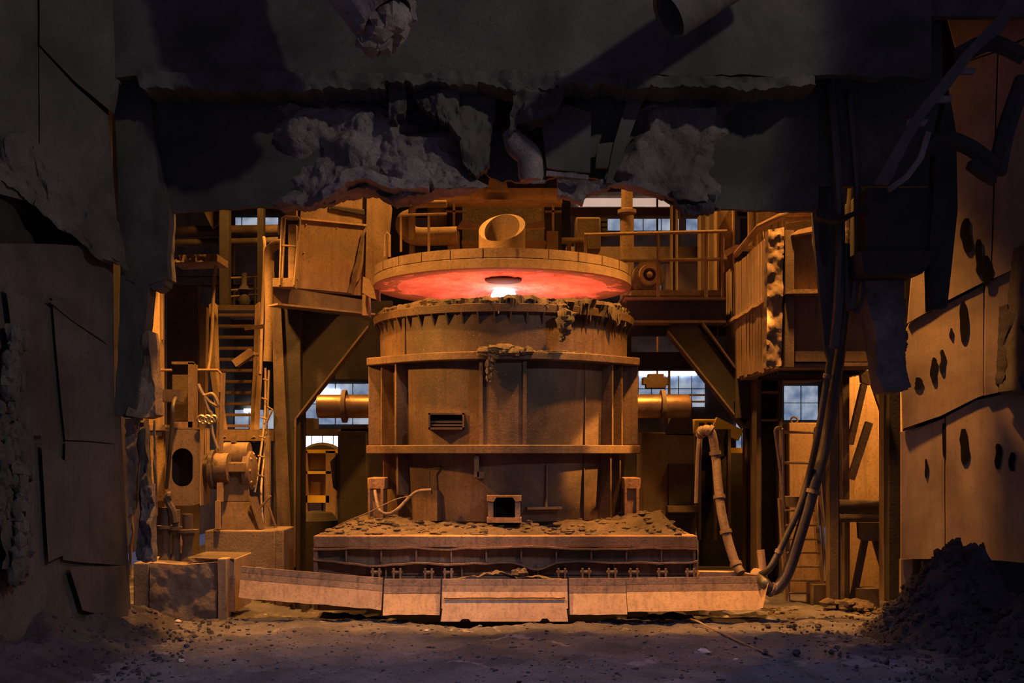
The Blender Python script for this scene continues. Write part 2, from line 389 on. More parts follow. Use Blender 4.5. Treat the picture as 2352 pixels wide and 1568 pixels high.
t.part('seam_strip', arcplate_c(-52.5, -52.0, 2.25, 3.4, 1.86, 1.882, 1), 'dusty_dark'); t.part('seam_strip', arcplate_c(-52.5, -52.0, 1.2, 2.13, 1.82, 1.865, 1), 'dusty_dark')
t.part('weld_line', arcplate_c(-71.4, -71.0, 1.35, 1.98, 1.8, 1.885, 1), 'dust')
t.part('ledge', arcplate_c(-80, -65, 1.37, 1.40, 1.8, 1.93, 4), 'dusty_dark')
# louvred box in the body
b = t.part('louvre_box', MB().pbox(984, 948, 1066, 952, 15.17, .3).pbox(984, 981, 1066, 986, 15.17, .3).pbox(984, 948, 988, 986, 15.17, .4).pbox(1062, 948, 1066, 986, 15.17, .3), 'ladle')
t.part('recess', MB().pbox(988, 952, 1062, 981, 15.22, .05), 'void', b)  # near-black sheet painted as the shade behind the louvres
t.part('louvre', MB().ppoly([(988, 966), (1062, 966), (1062, 971), (988, 971)], 15.2, .1), 'dusty_dark', b)
t.part('louvre', MB().ppoly([(988, 974), (1062, 974), (1062, 978), (988, 978)], 15.19, .1), 'dusty_dark', b)
t.part('conduit', MB().ptube([(986, 1128), (986, 1076), (1018, 1074)], 15.36, .012, 6, 0), 'dusty_dark')
t.part('hanger', MB().pbox(1089, 1046, 1100, 1096, 15.0, .3).pbox(1096, 1083, 1112, 1098, 15.0, .3), 'dusty_dark')
# slide gate bracket at the foot
g = t.part('foot_bracket', MB().ppoly([(1118, 1138), (1198, 1138), (1198, 1150), (1184, 1152), (1178, 1142), (1140, 1142), (1134, 1152), (1118, 1150)], 14.86, .4), 'car')
for x in (1121, 1183):
    t.part('bracket_leg', MB().pbox(x, 1148, x+12, 1197, 14.88, .35), 'plow_top', g)
t.part('bracket_sill', MB().pbox(1118, 1189, 1198, 1200, 14.85, .3), 'car', g)
t.part('dark_opening', MB().pbox(1133, 1142, 1184, 1192, 15.06, .1), 'void', g)  # near-black sheet painted as the shade inside the bracket
t.done()
# thermocouple cable on the ladle
one('cable', MB().ptube([(861, 1126, 15.2), (865, 1150, 15.1), (872, 1172, 15.0), (890, 1180, 15.0), (912, 1170, 15.0), (940, 1142, 15.1), (960, 1128, 15.1), (990, 1125, 15.12)], 15, .022, 8, 5), 'plow_top', 'sagging brown hose looped against the lower ladle shell', 'hose')
one('wire', MB().ptube([(735, 1228, 15.2), (790, 1200, 15), (850, 1175, 14.9), (905, 1148, 14.95), (945, 1138, 15.05)], 15, .008, 6, 5), 'plow_top', 'thin grey wire running from the car deck to the ladle', 'wire')

# slag skull on the rim
def rim_slag(a0, a1, n, seed, lift, drip, rad):
    m = MB(); c = 10
    for i in range(n+1):
        u = i/n; dg = a0+(a1-a0)*u; e = math.sin(math.pi*min(1, max(0, u)))**.35
        for k in range(c):
            th = 2*math.pi*k/c; ro = math.cos(th); zo = math.sin(th)
            q = (.6+.9*abs(fr((dg*.12, k*.5, seed), 1, 4)))*e
            r = 1.88+ro*rad*q; z = 4.2+zo*rad*.55*q+lift*e*(.5+.9*fr((dg*.10, 1, seed), 1, 4))
            if zo < -.2: z -= drip*e*max(0, fr((dg*.55, 3, seed), 1, 4)+.15)*(1 if ro > -.2 else .2)
            m.v.append(arc_pt(r, dg, z))
    for i in range(n):
        for k in range(c):
            m.f.append([i*c+k, (i+1)*c+k, (i+1)*c+(k+1) % c, i*c+(k+1) % c])
    m.f.append(list(range(c))[::-1]); m.f.append([n*c+k for k in range(c)]); return m
sk = T('slag_skull', 'knobbly brown slag crust frozen along the ladle rim', 'slag')
sk.part('crust', rim_slag(-176, -4, 420, 2.0, .02, .14, .11), 'slag_brown')
sk.part('crust', rim_slag(-106, -64, 180, 5.0, .035, .18, .12), 'slag_brown')
sk.part('crust', rim_slag(-78, -10, 260, 9.0, .015, .30, .15), 'slag_brown')
sk.part('crust', rim_slag(-130, -108, 90, 4.0, .05, .05, .10), 'slag_brown')
m = MB()
for i in range(14):
    u = i/13; m.lump(P(1297+6*math.sin(i)+(-10 if i == 13 else 0), 722+u*58, 15.02), .10*(1-u*.65)*R.uniform(.7, 1.25), i, .6, 9)
sk.part('drip', m, 'slag_brown', label='long slag drip hanging below the rim')
sk.done()
m = MB()
for i in range(46):
    u = R.random(); x = 1098+u*118; m.lump(P(x, 806+R.uniform(-6, 8)+4*math.sin(u*9), 14.93), R.uniform(.03, .085), i, .6, 8, (1.4, 1, .7))
for i in range(16):
    u = i/15; m.lump(P(1126+5*math.sin(i*1.3)+u*-3, 822+u*54, 14.93), .06*(1.1-u*.75), i+60, .6, 8, (.8, .8, 1.2))
one('slag_clump', m, 'slag_brown', 'lump of slag caught on the upper flange with a drip below', 'slag')
m = MB()
for i in range(40):
    m.lump(P(1212+R.random()*200, 0, 15)*1, .02, i) if False else None
    dg = R.uniform(-80, -48); p = arc_pt(R.uniform(1.95, 2.06), dg, 3.52); m.lump(p, R.uniform(.012, .03), i, .5, 6, (2, 1, .6))
one('slag_crumbs', m, 'slag_brown', 'row of slag crumbs lying along the upper flange', 'slag', kind='stuff')

# ---------------------------------------------------------------- lid
LD = Vector((-.147, 17.0, 0))
t = T('ladle_cover', 'round steel ladle cover with glowing red refractory underside', 'lid')
t.part('upper_ring', MB().lathe([(1.5, 4.92), (1.955, 4.92), (1.955, 4.79), (1.5, 4.79)], LD, 128), 'dust')
t.part('lower_ring', MB().lathe([(1.6, 4.792), (1.93, 4.792), (1.96, 4.775), (1.965, 4.65), (1.935, 4.64), (1.6, 4.66)], LD, 128), 'dust')
m = MB(); nr, na = 26, 120
for i in range(nr+1):
    r = 1.94*i/nr
    for k in range(na):
        a = 2*math.pi*k/na; x, y = r*math.cos(a), r*math.sin(a)
        z = 4.655+.045*(1-(r/1.94)**2)-(.05*max(0, fr((x, y, 0), 3.2, 4)) if .15 < r/1.94 < .98 else 0)
        m.v.append(Vector((LD.x+x, LD.y+y, z)))
m.f = [[i*na+k, (i+1)*na+k, (i+1)*na+(k+1) % na, i*na+(k+1) % na] for i in range(nr) for k in range(na)]
t.part('refractory_lining', m, 'refractory', label='red hot refractory lining')
t.part('crown', MB().lathe([(0, 4.99), (1.0, 4.98), (1.5, 4.93)], LD, 64), 'dust')
t.part('port', MB().lathe([(0, 4.645), (.25, 4.645), (.27, 4.66), (.27, 4.8)], (LD.x+.02, 16.25, 0), 32), 'black', label='dark round port in the lining')  # flat black disc painted as the shade of an open hole
for k in range(12):
    a = math.radians(-165+k*13.5); t.part('seam', MB().bar((LD.x+1.957*math.cos(a), LD.y+1.957*math.sin(a), 4.79), (LD.x+1.957*math.cos(a), LD.y+1.957*math.sin(a), 4.92), .012, .012, (math.cos(a), math.sin(a), 0)), 'dusty_dark')
st = MB(); n = 40                              # slanted mouth of the fume stub
c = P(1153, 520, 15.75); c.z = 0
for i in range(n):
    a = 2*math.pi*i/n; x, y = math.cos(a), math.sin(a)
    zt = 5.34+.25*y+.05*x
    for r, z in ((.33, 4.93), (.33, zt), (.25, zt+.0), (.25, 4.96)): st.v.append(Vector((c.x+r*x, c.y+r*y, z-(.02 if r < .3 else 0))))
st.f = [[i*4+q, ((i+1) % n)*4+q, ((i+1) % n)*4+q+1, i*4+q+1] for i in range(n) for q in range(3)]+[[i*4+3 for i in range(n)]]
t.part('fume_stub', st, 'dust', label='slant-cut open pipe stub on top of the lid')
t.done()
one('electrode', MB().lathe([(0, 4.68), (.17, 4.66), (.20, 4.60), (.205, 4.3), (.19, 3.9), (.12, 3.7), (0, 3.66)], (LD.x+.02, 17.3, 0), 32), 'arc', 'white hot electrode tip glowing under the lid', 'electrode')
lamp('bath_glow', (LC.x, 16.8, 3.75), (LC.x, 16.9, 6), 36, 2.2, (1, .11, .05))
o = lamp('arc_glow', (LC.x+.02, 17.0, 4.3), (LC.x, 16.9, 6), 7, .2, (1, .30, .14), 'POINT')

# ---------------------------------------------------------------- ladle car
t = T('ladle_car', 'long rusty ladle transfer car carrying the ladle', 'car')
X0, X1, CY = -2.555, 2.385, 14.3
t.part('deck', MB().box((X0, CY, .92), (X1, 19.6, 1.06)), 'car', bev=.01)
t.part('front_beam', MB().box((X0, CY-.02, .925), (X1, CY+.3, 1.075)), 'car', bev=.012)
t.part('web', MB().box((X0, CY+.1, .55), (X1, CY+.16, .92)), 'car')
def wavy(z0, amp, seed, th=.022, w=.16):
    m = MB(); n = 60
    for i in range(n+1):
        x = X0+(X1-X0)*i/n; z = z0+amp*fr((x, seed, 0), 1.3, 3)-(.10*math.exp(-((x-.3)/.22)**2) if seed == 2 else 0)
        y = CY-.04+.03*fr((x, seed, 5), 1.5, 2)
        m.v += [Vector((x, y, z)), Vector((x, y+w, z)), Vector((x, y+w, z-th)), Vector((x, y, z-th))]
    for i in range(n):
        for k in range(4): m.f.append([i*4+k, i*4+(k+1) % 4, (i+1)*4+(k+1) % 4, (i+1)*4+k])
    return m
t.part('buckled_flange', wavy(.925, .03, 1), 'car'); t.part('buckled_flange', wavy(.735, .055, 2), 'car')
for k in range(11):
    x = P(795+k*80.5, 0, CY).x
    t.part('stiffener', MB().box((x-.01, CY+.0, .735), (x+.01, CY+.12, .91)), 'car')
for k in range(5):
    x = P(886+k*175, 0, CY).x
    t.part('stiffener', MB().box((x-.01, CY+.02, .40), (x+.01, CY+.12, .72)), 'car')
t.part('lower_web', MB().box((X0+.04, CY+.1, .10), (X1-.04, CY+.2, .56)), 'car')
for s in (0, 1):
    x = X1-.05 if s else X0; t.part('side_plate', MB().box((x, CY, .12), (x+.05, 19.6, .93)), 'car')
for k, x in enumerate([865, 913, 985, 1030, 1290, 1345, 1405, 1455, 1520, 1585]):
    c = P(x, 1318, CY); h = t.part('hinge_lug', MB().box((c.x-.055, CY-.08, .50), (c.x-.03, CY+.12, .66)).box((c.x+.03, CY-.08, .50), (c.x+.055, CY+.12, .66)), 'car')
    t.part('pin', MB().lathe([(0, -.07), (.035, -.07), (.035, .07), (0, .07)], (c.x, CY-.03, .60), 12, axis='x'), 'dusty_dark', h)
t.done()
def heap(x0, x1, y0, y1, zf, n1=150, n2=46):
    m = MB()
    for j in range(n2+1):
        for i in range(n1+1):
            x = x0+(x1-x0)*i/n1; y = y0+(y1-y0)*j/n2; m.v.append(Vector((x, y, zf(x, y))))
    m.f = [[j*(n1+1)+i, j*(n1+1)+i+1, (j+1)*(n1+1)+i+1, (j+1)*(n1+1)+i] for j in range(n2) for i in range(n1)]
    return m
def deck_z(x, y):
    u = (y-CY)/1.6
    e = min(1, (y-CY+.02)/.25)*min(1, (x-X0)/.3, (X1-x)/.3)
    return 1.05+e*(.02+.10*min(1, u*1.5)+.07*fr((x, y, 1), 2.2, 5)+.03*fr((x, y, 4), 8, 4)+.16*math.exp(-((x-1.95)/.4)**2-((y-15.5)/.5)**2)+.08*math.exp(-((x+2)/.3)**2-((y-15.4)/.5)**2))
one('deck_debris', heap(X0+.01, X1-.01, CY, 16.4, deck_z), 'slag_brown', 'layer of crushed slag debris spread over the car deck', 'debris', kind='stuff')
m = MB()
for i in range(420):
    x = R.uniform(X0+.1, X1-.1); y = R.uniform(CY+.02, 15.6); r = R.choice([.012, .018, .028, .045])*R.uniform(.7, 1.3)
    m.lump((x, y, deck_z(x, y)+r*.2), r, i, .6, 6, (1.5, 1, .6))
one('debris_lumps', m, 'slag_brown', 'flaky slag lumps lying on the car deck debris', 'debris', kind='stuff')
def stand(name, label, x0, x1, ytop, d):
    t = T(name, label, 'stand', 'ladle stands on the car')
    t.part('post', MB().pbox(x0+2, ytop+20, x1-4, 1204, d, .5), 'car', bev=.01)
    t.part('cap', MB().pbox(x0, ytop, x1, ytop+26, d-.04, .6), 'car', bev=.012)
    t.part('rib', MB().pbox(x1-10, ytop+24, x1-4, 1200, d-.06, .1), 'car')
    t.part('rib', MB().pbox(x0+1, ytop+24, x0+6, 1200, d-.06, .1), 'car')
    t.done()
stand('ladle_stand', 'short rusty steel stand under the ladle beside the sagging hose', 844, 884, 1097, 15.5)
stand('ladle_stand', 'short rusty steel stand under the ladle near the upright hose', 1434, 1472, 1097, 15.5)

# ---------------------------------------------------------------- plough plates in front of the car
def plow(label, xa, da, xb, db, ztop, zb, out=.2, lift=0, apron=None, round_end=False, n=24, material=('plow_top', 'plow_top', 'plow')):
    t = T('plough_plate', label, 'plough plate', 'plough plates under the car front')
    def strip(pr0, pr1, jg=0, cut=None):
        m = MB()
        for i in range(n+1):
            u = i/n; a = P(xa, 0, da); b = P(xb, 0, db); bx = a.x+(b.x-a.x)*u; by = a.y+(b.y-a.y)*u
            lf = lift*(1-u); z1 = pr1[1]+(jg*fr((bx, 3, 1), 4, 3) if jg else 0)
            if cut: z1 = max(z1, cut(u))
            for (o_, z) in (pr0, (pr1[0], z1)):
                m.v += [Vector((bx, by-o_, z+lf)), Vector((bx, by-o_+.035, z+lf))]
        for i in range(n):
            k = i*4
            m.f += [[k, k+2, k+6, k+4], [k+5, k+7, k+3, k+1], [k, k+4, k+5, k+1], [k+2, k+3, k+7, k+6]]
        m.f += [[0, 1, 3, 2], [n*4, n*4+2, n*4+3, n*4+1]]; return m
    h = ztop-zb; lv = [(0, ztop), (.02, ztop-.2*h), (.055, ztop-.42*h), (out, zb)]
    cut = (lambda u: zb+h*.85*(1-math.sqrt(max(0, 1-((u-.93)/.07)**2))) if u > .93 else -9) if round_end else None
    t.part('top_strip', strip(lv[0], lv[1]), material[0]); t.part('middle_strip', strip((.022, lv[1][1]-.004), lv[2]), material[1])
    t.part('lower_plate', strip((.06, lv[2][1]-.004), lv[3], .012, cut), material[2])
    if apron:
        x0, x1, y0, y1, d = apron
        w = (x1-x0)/100
        pts = [(x0+8, y0), (x1-6, y0), (x1+1, y1), (x0+.86*(x1-x0), y1), (x0+.84*(x1-x0), y1-7), (x0+.80*(x1-x0), y1-7), (x0+.78*(x1-x0), y1), (x0+.24*(x1-x0), y1), (x0+.22*(x1-x0), y1-6), (x0+.17*(x1-x0), y1-6), (x0+.15*(x1-x0), y1), (x0, y1)]
        a = [P(x, y, d+.14*(y1-y)/(y1-y0)) for x, y in pts]
        t.part('apron', MB().prism(a, (0, .03, 0)), 'plow')
        t.part('weld_bead', MB().tube([P(x0+8+(x1-x0-14)*k/20, y0+R.uniform(-1, 1), d+.12) for k in range(21)], .012, 6), 'car')
    ax, bx = P(xa, 0, da).x+.03, P(xb, 0, db).x-.03; z0, z1 = ztop-.3*h, ztop-.04
    t.part('back_beam', MB().hexa([(ax, da+.04, z0+lift), (bx, db+.04, z0), (bx, db+.04, z1), (ax, da+.04, z1+lift), (ax, da+.1, z0+lift), (bx, db+.1, z0), (bx, db+.1, z1), (ax, da+.1, z1+lift)]), 'dusty_dark')
    t.done()
plow('long slanted plough wing beside the stained concrete block', 555, 14.15, 879, 14.12, .55, .17, .16, .145)
plow('narrow plough plate between the slanted wing and the centre plate', 883, 14.1, 1012, 14.08, .54, .115, .2)
plow('wide centre plough plate with a notched apron and slag on top', 1016, 14.0, 1303, 14.0, .55, .2, .16, apron=(1012, 1304, 1373, 1427, 13.76))
plow('narrow streaked plough plate right of the centre plate', 1307, 14.08, 1437, 14.1, .55, .12, .2)
plow('long plough wing with a rounded end where the hoses join', 1438, 14.12, 1757, 14.3, .55, .15, .2, round_end=True, apron=None)
one('plough_ledge', MB().ppoly([(1600, 1330), (1608, 1313), (1700, 1314), (1742, 1322), (1745, 1332)], 14.55, .2), 'plow', 'flat steel ledge bolted on top of the rounded plough wing', 'bracket')
m = heap(P(1040, 0, 14.2).x, P(1290, 0, 14.2).x, 14.02, 14.2, lambda x, y: .54+.09*max(0, 1-((x+.12)/.62)**2)*(.7+fr((x, y, 2), 4, 5)), 60, 12)
one('plough_slag', m, 'slag_brown', 'small heap of pale slag resting on the centre plough plate', 'slag')
one('slag_rock', MB().lump(P(1195, 1314, 14.2), .07, 3, .7, 14, (1.3, 1, .8)), 'slag_brown', 'round slag rock on top of the small heap', 'rock')
# ---------------------------------------------------------------- hood over the bay: upper front, crusted baffle, chutes
t = T('trim_1', 'sooty upper hood plate above the broken beam line', kind='structure')
t.part('plate', MB().curtain([(250, -60), (1176, -60), (2140, -60)], [(250, 178), (600, 172), (890, 178), (1176, 170), (1430, 174), (1900, 176), (2140, 180)], 12.75, .12, .03, .6, 90, 6, 7, 1.5), 'hood')
t.part('crust_lip', MB().curtain([(315, 168), (600, 166), (880, 172)], [(330, 205), (600, 212), (885, 206)], 12.70, .45, .10, 3, 80, 6, 8, 2.2), 'hood')
t.part('crust_lip', MB().curtain([(870, 172), (1176, 166), (1440, 172)], [(885, 196), (1000, 192), (1200, 206), (1440, 198)], 12.72, .40, .12, 3, 80, 6, 14, 3.1), 'hood')
t.part('crust_lip', MB().curtain([(1420, 170), (1620, 176), (1870, 178)], [(1425, 202), (1620, 204), (1870, 204)], 12.70, .45, .10, 3, 70, 6, 8, 4.4), 'hood')
t.done()
t = T('trim_2', 'slag crusted hood baffle with a torn lower edge', kind='structure')
BD = 13.35
t.part('plate', MB().curtain([(330, -620), (560, -620), (770, -620)], [(330, 486), (400, 488), (560, 478), (660, 470), (770, 466)], BD, .07, .02, .8, 40, 14, 3, 1.1), 'hood')
t.part('crust_slab', MB().curtain([(640, 205), (800, 222), (960, 222)], [(640, 474), (720, 470), (790, 452), (850, 440), (960, 452)], BD-.06, .3, .26, 1.6, 70, 50, 6, 2.1, taper=1, xj=.35), 'hood_crust')
t.part('crust_slab', MB().curtain([(880, 300), (960, 300), (1055, 290)], [(850, 436), (905, 462), (1000, 440), (1085, 424)], BD-.16, .34, .24, 1.8, 60, 40, 9, 3.3, taper=1, xj=.3), 'hood_crust')
t.part('crust_roll', MB().curtain([(742, 440), (800, 392), (830, 384), (900, 410), (985, 420)], [(745, 462), (800, 425), (836, 412), (900, 438), (985, 436)], BD-.42, .2, .12, 3, 50, 10, 3, 8.8), 'hood_crust')
t.part('plate', MB().curtain([(735, -620), (1100, -620), (1300, -620)], [(735, 455), (900, 428), (1005, 396), (1040, 402), (1075, 398), (1110, 395), (1150, 420), (1300, 410)], BD+.12, .07, .03, 1, 60, 20, 8, 1.4), 'hood')
t.part('torn_flap', MB().curtain([(1040, 200), (1110, 210), (1140, 225)], [(1065, 380), (1095, 405), (1125, 385)], BD-.25, .16, .14, 2.5, 26, 22, 14, 5.2), 'hood')
t.part('torn_flap', MB().curtain([(895, 205), (935, 205)], [(890, 275), (930, 272)], BD-.4, .2, .12, 3, 16, 14, 10, 6.1), 'hood')
t.part('torn_flap', MB().curtain([(945, 215), (1000, 200), (1055, 215)], [(965, 245), (1000, 265), (1060, 320)], BD-.42, .2, .14, 3, 26, 16, 16, 7.1), 'hood')
t.part('torn_flap', MB().curtain([(1180, 215), (1300, 205)], [(1165, 300), (1270, 260)], BD-.5, .24, .16, 3, 24, 16, 14, 7.7), 'hood')
t.part('bent_strut', MB().ptube([(1168, 300), (1190, 335), (1215, 360), (1220, 415)], BD-.35, [.09, .10, .12, .14, .15, .15, .15, .15, .15, .15, .15, .15, .13], 10, 4), 'hood_crust')
t.part('plate', MB().ppoly([(1242, 262), (1300, 240), (1358, 258), (1356, 396), (1300, 392), (1256, 384)], BD-.3, .05), 'hood')
t.part('bent_bar', MB().bar(P(1255, 398, BD-.3), P(1352, 408, BD-.32), .06, .05), 'hood_crust')
t.part('bent_bar', MB().bar(P(1222, 419, BD-.45), P(1252, 417, BD-.45), .05, .03), 'hood_crust')
t.part('plate', MB().ppoly([(1372, 330), (1410, 326), (1412, 385), (1368, 385)], BD-.2, .06), 'hood')
t.part('crust_slab', MB().curtain([(1280, 400), (1360, 418), (1400, 410)], [(1280, 446), (1340, 468), (1366, 440), (1404, 430)], BD-.1, .18, .12, 3, 22, 12, 7, 8.1), 'hood_crust')
t.part('crust_slab', MB().curtain([(1470, 215), (1540, 212), (1660, 215)], [(1390, 420), (1470, 432), (1560, 462), (1660, 476)], BD-.02, .2, .16, 1.8, 60, 44, 5, 9.2, taper=1, xj=.3), 'hood_crust')
t.part('diagonal_strut', MB().ppoly([(1452, 190), (1492, 190), (1440, 330), (1405, 420), (1392, 420), (1410, 330)], BD-.22, .1), 'hood')
t.part('plate', MB().curtain([(1300, -620), (1700, -620), (1880, -620)], [(1300, 400), (1370, 410), (1410, 424), (1480, 432), (1545, 470), (1600, 482), (1690, 482), (1880, 487)], BD+.1, .07, .03, 1, 60, 16, 3, 2.4), 'hood')
t.part('scorched_lump', MB().curtain([(1540, 440), (1600, 445), (1640, 452)], [(1555, 478), (1600, 492), (1640, 486)], BD-.05, .12, .1, 5, 24, 10, 8, 3.9), 'rubble')
t.part('patch_plate', MB().ppoly([(1598, 228), (1638, 224), (1636, 250), (1600, 256)], BD-.02, .05), 'hood')
t.done()
def chute(name, label, a, b, r, rb, crust):
    t = T(name, label, 'chute'); a = Vector(a); b = Vector(b); ax = (b-a).normalized()
    u = ax.cross(Vector((0, 1, 0))).normalized(); w = ax.cross(u); n = 40; m = MB(); L = 14
    for i in range(L+1):
        for k in range(n):
            q = 2*math.pi*k/n; rad = r+(rb-r)*i/L
            e = u*math.cos(q)+w*math.sin(q); p = a+(b-a)*i/L
            rad += (.06*fr((e.x*2, e.z*2, i*.35), 2, 4, 3)) if crust else 0
            if i == L and crust: p = p+ax*.12*fr(e, 3, 3)
            m.v.append(p+e*rad)
    for k in range(n):
        q = 2*math.pi*k/n; m.v.append(b-ax*.02+(u*math.cos(q)+w*math.sin(q))*rb*.86)
    for k in range(n):
        q = 2*math.pi*k/n; m.v.append(b-ax*.9+(u*math.cos(q)+w*math.sin(q))*rb*.84)
    m.f = [[i*n+k, i*n+(k+1) % n, (i+1)*n+(k+1) % n, (i+1)*n+k] for i in range(L+2) for k in range(n)]+[[(L+2)*n+k for k in range(n)]]
    t.part('tube', m, 'hood_crust' if crust else 'hood'); 
    if crust:
        m = MB()
        for i in range(26):
            q = R.uniform(0, 6.28); rr = rb*math.sqrt(R.random())*.72
            m.lump(b+(u*math.cos(q)+w*math.sin(q))*rr-ax*.12-w*.05+Vector((0, 0, -.1)), R.uniform(.08, .17), i, .5, 9)
        t.part('slag_plug', m, 'hood_crust', label='slag plug clogging the chute mouth')
    t.done()
chute('feed_chute', 'slag clogged feed chute hanging from the hood', P(640, -250, 11.75), P(893, 52, 11.25), .36, .33, True)
chute('feed_chute', 'clean open pipe chute high over the ladle', P(1850, -165, 11.6), P(1535, 38, 11.3), .25, .25, False)

# ---------------------------------------------------------------- left wall of the bay
XL = -5.0
def dl(x, y): return 10.84+2.4*x/290
t = T('wall_left', 'sooty plate wall along the left of the bay', kind='structure')
t.part('plate', MB().curtain([(-60, 560), (120, 560), (254, 570)], [(-60, 960), (120, 960), (258, 960)], lambda x, y: dl(x, y)+.04, .08, .03, .5, 24, 20), 'wall')
t.part('plate', MB().curtain([(-60, 955), (120, 955), (272, 955)], [(-60, 1560), (170, 1500), (298, 1455)], lambda x, y: dl(x, y)+.04, .08, .03, .5, 24, 20), 'wall')
for i, (tp, bt, sd) in enumerate([
    ([(120, 680), (172, 742), (250, 796)], [(150, 1010), (200, 1012), (262, 1018)], 1),
    ([(150, 1013), (200, 1015), (270, 1021)], [(145, 1285), (180, 1290), (282, 1298)], 2),
    ([(105, 690), (165, 690), (250, 790)], [(110, 690), (165, 735), (250, 791)], 3),
    ([(95, 1020), (146, 1060)], [(112, 1290), (142, 1276)], 4),
    ([(160, 1302), (285, 1300)], [(190, 1400), (294, 1430)], 5),
    ([(15, 660), (90, 700)], [(60, 1000), (100, 1000)], 6)]):
    t.part('plate', MB().curtain(tp, bt, lambda x, y: dl(x, y)-.03-.015*i, .05, .02, .8, 14, 12, 0, sd), 'wall')
t.part('slag_run', MB().curtain([(22, 740), (60, 780)], [(10, 1300), (62, 1320)], lambda x, y: dl(x, y)-.12, .16, .26, 2.2, 18, 70, 9, 4.4, taper=2), 'slag')
t.part('slag_run', MB().curtain([(0, 900), (14, 900)], [(-10, 1230), (20, 1190)], lambda x, y: dl(x, y)-.1, .2, (.24), 2.2, 14, 40, 8, 6.4, taper=2), 'slag')
m = MB()
for i in range(150):
    y = R.uniform(770, 1330); x = 40+14*math.sin(y*.012)+R.gauss(0, 9)
    m.lump(P(x, y, dl(x, y)-.22), R.uniform(.03, .085), i, .6, 8, (.8, 1, 1.3))
for i in range(50):
    y = R.uniform(930, 1200); x = R.gauss(4, 6); m.lump(P(x, y, dl(x, y)-.2), R.uniform(.03, .07), i+200, .6, 8, (.8, 1, 1.3))
t.part('slag_knobs', m, 'slag', kind='stuff')
t.part('ledge', MB().ppoly([(-10, 1184), (42, 1190), (42, 1196), (-10, 1196)], 10.9, .3), 'wall')
t.done()
t = T('wall_upper_left', 'overhanging hood side plates with a crusted lower edge', kind='structure')
def du(x, y): return 12.95-1.5*(1-x/290)
t.part('plate', MB().curtain([(-60, -60), (90, -60)], [(-60, 430), (95, 470)], lambda x, y: du(x, y), .06, .03, .5, 12, 20, 0, 1), 'hood')
t.part('plate', MB().curtain([(92, 110), (170, 195), (245, 262)], [(92, 470), (170, 540), (272, 600)], lambda x, y: du(x, y)-.02, .06, .03, .5, 16, 16, 0, 2), 'hood')
t.part('plate', MB().curtain([(92, -60), (200, -60), (330, -60)], [(92, 104), (175, 190), (258, 258)], lambda x, y: du(x, y)-.05, .06, .03, .5, 16, 16, 0, 3), 'hood')
t.part('crust_edge', MB().curtain([(-20, 300), (60, 290), (160, 390), (255, 500)], [(-20, 405), (40, 440), (100, 485), (165, 540), (230, 590), (280, 618)], lambda x, y: du(x, y)-.02, .25, .22, 1.8, 70, 26, 10, 5.1, taper=1), 'slag')
t.part('backing', MB().curtain([(-60, -60), (245, -60)], [(-60, 560), (245, 560)], lambda x, y: du(x, y)+.35, .05, 0, 1, 8, 4), 'black')  # unseen backing added to stop lamp light leaking through the seams
t.part('recess_shade_sheet', MB().curtain([(-60, 380), (270, 590)], [(-60, 720), (270, 800)], lambda x, y: dl(x, y)+.7, .1, 0, 1, 8, 4), 'black')  # black sheet painted as the deep shade under the overhang
t.done()
t = T('bay_jamb', 'heavy crusted plate post hanging at the bay corner beside the stairs', 'post')
t.part('post', MB().curtain([(262, 170), (320, 165), (345, 215)], [(284, 640), (330, 660), (388, 640)], 13.2, .3, .05, 1.5, 20, 30, 2, 1), 'hood')
t.part('post', MB().curtain([(340, 210), (360, 330), (390, 490)], [(345, 660), (365, 668), (382, 655)], 13.22, .25, .04, 1.5, 14, 24, 5, 2), 'hood')
t.part('lower_post', MB().curtain([(280, 630), (345, 650)], [(264, 955), (312, 962)], 13.2, .25, .05, 1.6, 14, 24, 4, 3), 'hood')
t.part('crust_foot', MB().curtain([(330, 760), (345, 760)], [(298, 958), (330, 962), (358, 950)], 13.25, .3, .12, 2.5, 18, 26, 7, 4), 'concrete')
t.part('top_slab', MB().curtain([(100, -60), (300, -60)], [(255, 255), (300, 180)], 13.3, .2, .03, 1, 10, 10, 2, 5), 'hood')
t.done()
t = T('hanging_strips', 'torn burnt metal strips dangling below the bay corner post', 'scrap')
t.part('strip', MB().curtain([(288, 962), (322, 962)], [(300, 1190), (312, 1160)], 13.6, .05, .06, 3, 8, 30, 10, 1), 'plow_top')
t.part('strip', MB().curtain([(300, 1040), (312, 1040)], [(296, 1330), (302, 1330)], 13.7, .04, .05, 3, 6, 30, 10, 2), 'plow')
t.part('strip', MB().curtain([(326, 962), (338, 962)], [(320, 1280), (350, 1285)], 13.62, .08, .10, 3, 10, 40, 10, 3), 'wall')
t.part('strip', MB().curtain([(330, 1120), (352, 1110)], [(318, 1290), (355, 1285)], 13.58, .08, .14, 3, 12, 24, 10, 4), 'hood_crust')
t.part('strip', MB().curtain([(352, 965), (356, 965)], [(352, 1100), (360, 1180)], 13.7, .03, .03, 3, 5, 20, 4, 5), 'plow_top')
t.done()
